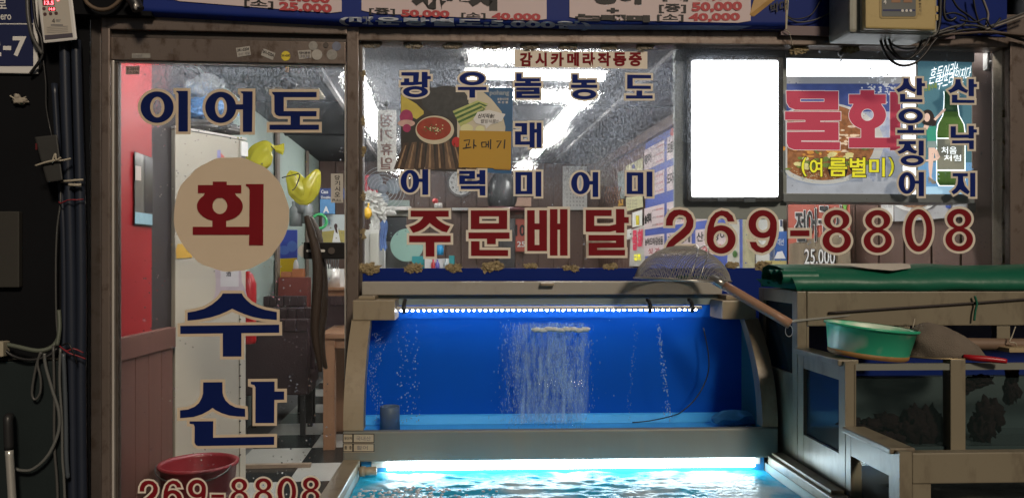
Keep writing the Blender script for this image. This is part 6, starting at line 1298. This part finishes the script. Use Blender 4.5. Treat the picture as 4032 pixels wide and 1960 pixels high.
# heater with black pipe
o = thing('black_stove', 'black stove with a round hood standing before the back wall', 'stove'); q = F.px(1990,1000,5.2)
pbox('body', F, 1962, 860, 2030, 1250, 5.2, 5.6, mat('stove_black', (.016,.014,.015), .4), o, w=.01); bm = bmesh.new(); blob(bm, F.pw(1978,765,5.4), .26, .12, 3, 4, (.62,.5,1.0)); ob('hood', bm, mat('hood_black', (.020,.021,.022), .35, 0, .2, 6), o, smooth=True)
bm = bmesh.new(); lathe(bm, F.w(F.px(1965,838,5.4)[0],5.4,F.px(1965,838,5.4)[2]), [(.0,.0),(.30,0),(.31,.03),(.28,.05),(0,.06)], 28); ob('rim', bm, mat('maroon_rim', (.06,.025,.028), .3), o, smooth=True)
o = card('orange_poster', 'orange menu poster beside the black stove with black digits', 'poster', 2030, 862, 2076, 990, 6.2, mat('orange_red_poster', (.45,.09,.06), .5), .01); S10 = fplane(6.198); text('lettering', S10, '10', 2030,884,2068,930, INK, o, .003, .03); text('lettering', S10, '25', 2036,950,2068,972, LETW, o, .003, .02)
o = card('wall_shelf', 'thin white shelf edge between the two red characters', 'shelf', 1780, 818, 1846, 828, 6.1, WHITE, .15)
bm = bmesh.new(); q = F.px(1726,812,4.9); o = thing('steel_pot', 'small steel pot with red lid above the first red character', 'pot'); lathe(bm, F.w(*q), [(0,-.03),(.04,-.03),(.04,.02),(.035,.03),(0,.03)], 16); ob('pot', bm, ALU, o, smooth=True); bm = bmesh.new(); blob(bm, F.w(q[0]-.03,4.9,q[2]+.05), .03, .1, 2, 2); ob('lid', bm, mat('red_lid', (.4,.03,.03), .4), o, smooth=True)
o = thing('peach_box', 'pale peach carton on the back shelf right of the stove', 'box'); pbox('box', F, 2025, 778, 2092, 812, 5.9, 6.1, mat('peach_card', (.48,.30,.22), .6), o, w=.003); pbox('wrap', F, 1998, 740, 2030, 812, 5.9, 6.1, mat('silver_wrap', (.5,.5,.52), .25, .5, .3, 30), o, w=.004)
o = thing('lattice_screen', 'brown folding lattice on the plank wall', 'lattice')
for k in range(6):
    for s in (-1, 1): tubeo('slat', [WR1(2382+k*11+s*9, 735, .03), WR1(2382+k*11-s*9, 800, .03)], .006, mat('lattice_wood', (.24,.12,.08), .5), o, 4, 1)
# blue menu banner on the plank wall
mb = thing('menu_banner', 'large blue menu banner with pale price panels on the plank wall', 'banner')
prnt('sheet', WR1, [[(2541,553),(2890,357),(2972,312),(2972,1082),(2541,1060)]], BANS, mb, .018)
def wpan(s0, s1, z1, z0, name=None, prices=()):
    """panel given by distance along the wall and height"""
    def S(x, y, h): p = Vector(F.w(1.66, 6.9-x, 0)); return (p.x-h, p.y, y)
    prnt('panel', S, [rc(s0, z0, s1, z1)], PINK, mb, .022)
    if name: text('lettering', S, name, s0+.02, z1-.05-.0, s0+.25, z0+.05, INK, mb, .025, .04)
    for k, p in enumerate(prices):
        h = (z1-z0)/3; text('lettering', S, p[0], s0+.29, z1-k*h-.03, s0+.39, z1-(k+1)*h+.02, INK, mb, .025, 0); text('lettering', S, p[1], s0+.41, z1-k*h-.03, s1-.03, z1-(k+1)*h+.02, REDI, mb, .025, .01)
zz = ((2.27,2.08),(2.02,1.825),(1.73,1.535),(1.475,1.29))
SX = 6.9
def vs(px): 
    p = WR1(px, 900); return 6.9-F.loc(p[0], p[1])[1]
c1, c1e, c2, c2e, c3, c3e = vs(2546), vs(2626), vs(2636), vs(2735), vs(2750), vs(2885)
for r, (nm_, pr_) in enumerate((('광어', (('[대]','40.000'),('[중]','30.000'),('[소]','20.000'))),('우럭', (('[대]','45.000'),('[중]','35.000'),('[소]','25.000'))),('놀래미', (('[대]','60.000'),('[중]','45.000'),('[소]','35.000'))))):
    wpan(c1, c1e, *zz[r], nm_, pr_); wpan(c2, c2e, *zz[r], ('모듬회','도다리','농어')[r], pr_); wpan(c3, c3e, *zz[r], ('세꼬시','도미','밀치')[r], pr_)
def S11(x, y, h): p = Vector(F.w(1.66, 6.9-x, 0)); return (p.x-h, p.y, y)
for (a, b), tx in (((c1,c1e),'농어/도미/감성돔'),((c2,c2e),'개불/멍게'),((c3,c3e),'산오징어')):
    prnt('panel', S11, [rc(a, zz[3][1], b, zz[3][0])], PINK, mb, .022); text('lettering', S11, tx, a+.03, zz[3][0]-.02, b-.03, zz[3][0]-.09, INK, mb, .025, .02); text('lettering', S11, '싯 가', a+.15, zz[3][0]-.115, b-.12, zz[3][1]+.02, REDI, mb, .025, .02)
prnt('emblem', WR1, [ell(2646,520,8,16,16)], mat('red_emblem', (.5,.06,.04), .5), mb, .026)
# small notices left of the banner
def notice(P, m, label, extra=None):
    o = thing('wall_notice', label, 'notice', 'paper notices on the plank wall'); prnt('sheet', WR1, [P], m, o, .02)
    if extra: extra(o)
PY = mat('pale_yellow_paper', (.58,.54,.32), .6, 0, .1, 9)
notice([(2464,655),(2531,622),(2531,672),(2464,672)], PY, 'pale yellow notice with a round seal at the top of the row', lambda o: prnt('seal', WR1, [ell(2494,656,6,9,14)], mat('seal_blue', (.06,.07,.2), .5), o, .026))
notice([(2432,678),(2458,670),(2460,780),(2434,784)], mat('photo_notice', (.26,.30,.28), .5, 0, .8, 45), 'photo notice of plates left of the navy character')
notice([(2434,788),(2454,784),(2454,808),(2434,812)], mat('orange_notice', (.60,.32,.05), .5), 'small orange notice below the photo of plates')
notice([(2464,778),(2530,770),(2532,815),(2466,832)], PY, 'yellow notice with writing below the navy character', lambda o: [text('lettering', WR1, '위생 안내문', 2470,785+k*13,2510,794+k*13, INKG, o, .026, 0) for k in range(3)])
notice([(2490,838),(2529,825),(2529,888),(2490,895)], PAPER, 'white framed notice above the tiny soup poster', lambda o: prnt('print', WR1, [rc(2504,848,2516,886)], YEL, o, .026))
notice([(2484,905),(2540,885),(2540,1048),(2478,1048)], mat('soup_notice', (.55,.52,.49), .5, 0, .2, 20), 'tiny soup poster with red words at the bottom of the row', lambda o: (text('lettering', WR1, '물', 2490,906,2508,985, LR, o, .026, .06), text('lettering', WR1, '회', 2510,902,2530,985, LR, o, .026, .06), text('lettering', WR1, '여름', 2496,1000,2522,1012, LYE, o, .028, .03), text('lettering', WR1, '별미', 2496,1013,2522,1026, LYE, o, .028, .03)))
notice([(2468,905),(2486,900),(2486,940),(2468,944)], PAPER, 'narrow white notice beside the tiny soup poster')
# sheets between the banner and the orange poster
notice([(2870,865),(2912,862),(2912,1070),(2862,1075)], mat('ivory_paper', (.52,.50,.44), .6, 0, .1, 7), 'ivory sheet with a green print right of the blue banner', lambda o: prnt('print', WR1, [ell(2893,1000,9,14,12)], LE, o, .026))
notice([(2924,862),(2972,860),(2972,1075),(2924,1078)], mat('straw_paper', (.40,.36,.22), .6, 0, .5, 14), 'straw coloured photo sheet behind the number nine')
notice([(2976,862),(3050,858),(3050,1075),(2976,1078)], mat('white_sheet', (.56,.56,.53), .6, 0, .05, 6), 'white sheet behind the number nine')
notice([(3028,862),(3082,858),(3085,912),(3028,914)], PAPER, 'small white sheet with a dark bottle right of the number nine', lambda o: prnt('print', WR1, [rc(3072,866,3079,892)], mat('dark_blue_print', (.05,.06,.14), .5), o, .026))
notice([(3030,914),(3098,910),(3098,1075),(3030,1078)], mat('blue_mountain_poster', (.02,.10,.36), .5, 0, .15, 8), 'blue poster with white mountain at the right of the number nine', lambda o: (prnt('print', WR1, [[(3048,1018),(3060,992),(3080,988),(3094,1018)]], LETW, o, .026), text('lettering', WR1, '대선', 3062,940,3086,966, LETW, o, .026, .01), prnt('print', WR1, [rc(3010,1026,3097,1070)], mat('sand_print', (.50,.40,.14), .5), o, .024)))
# orange grilled-fish poster on the near planks
o = thing('orange_fish_poster', 'orange poster of grilled fish with large black characters behind the dash', 'poster')
prnt('sheet', WR1, [[(3104,802),(3346,792),(3350,1062),(3104,1064)]], mat('orange_poster', (.47,.10,.065), .5, 0, .1, 6), o, .018)
prnt('print', WR1, [[(3106,960),(3346,905),(3350,1060),(3106,1062)]], mat('grilled_fish_print', (.22,.17,.11), .5, 0, .6, 12, stretch=(1,1,.4)), o, .020)
for ch, x0, x1, y0, y1 in (('전',3130,3172,828,950),('어',3176,3214,820,950),('구',3222,3266,812,935),('이',3276,3312,808,930)):
    text('lettering', WR1, ch, x0-3, y0-3, x1+3, y1+3, LETW, o, .024, .06); text('lettering', WR1, ch, x0, y0, x1, y1, INK, o, .027, .02)
text('lettering', WR1, '25.000', 3165,978,3290,1042, INK, o, .026, .05); text('lettering', WR1, '25.000', 3167,980,3288,1040, LETW, o, .029, .01)
prnt('print', WR1, [[(3316,795),(3336,794),(3332,826),(3322,826)]], mat('leek_print', (.16,.36,.05), .5), o, .022)
o = thing('bowl_poster', 'poster of a soup bowl below the silver rail', 'poster')
S12 = WR2
prnt('sheet', S12, [[(3470,792),(3518,790),(3518,872),(3470,872)]], PAPER, o, .02); text('lettering', S12, '053-980', 3474,808,3512,818, INKG, o, .026, 0)
prnt('sheet', S12, [[(3520,790),(3810,790),(3808,852),(3600,868),(3522,872)]], mat('bowl_poster_ground', (.42,.42,.43), .5, 0, .3, 8), o, .02)
prnt('print', S12, [[(max(3521,x), max(791,y)) for x, y in ell(3600,790,85,42,30)]], LETW, o, .024); prnt('print', S12, [[(x, max(791,y)) for x, y in ell(3600,788,62,30,30)]], mat('soup_print', (.24,.12,.06), .5, 0, .6, 40), o, .027)
text('lettering', S12, '(여름', 3548,784,3680,806, YEL, o, .030, .03); prnt('print', S12, [[(3720,792),(3745,792),(3742,822),(3724,818)]], mat('blue_splash_print', (.04,.08,.35), .5), o, .024)
o = thing('black_tag', 'small black tag on the planks left of the last digit', 'tag'); prnt('tag', S12, [rc(3812,796,3842,838)], BLKPL, o, .02)

# ================================================================== origins: each grouped thing stands at its own base
for e in [o for o in COL.objects if o.type == 'EMPTY' and o.parent is None]:
    ds = [c for c in e.children_recursive if c.type == 'MESH']
    if not ds: continue
    mn = Vector((1e9,)*3); mx = Vector((-1e9,)*3)
    for c in ds:
        base = Vector((0,0,0)); 
        for b in c.bound_box:
            p = Vector(b)+c.location
            mn = Vector(map(min, mn, p)); mx = Vector(map(max, mx, p))
    e.location = ((mn.x+mx.x)/2, (mn.y+mx.y)/2, mn.z)
    for c in e.children: c.matrix_parent_inverse = Matrix.Translation(e.location).inverted()
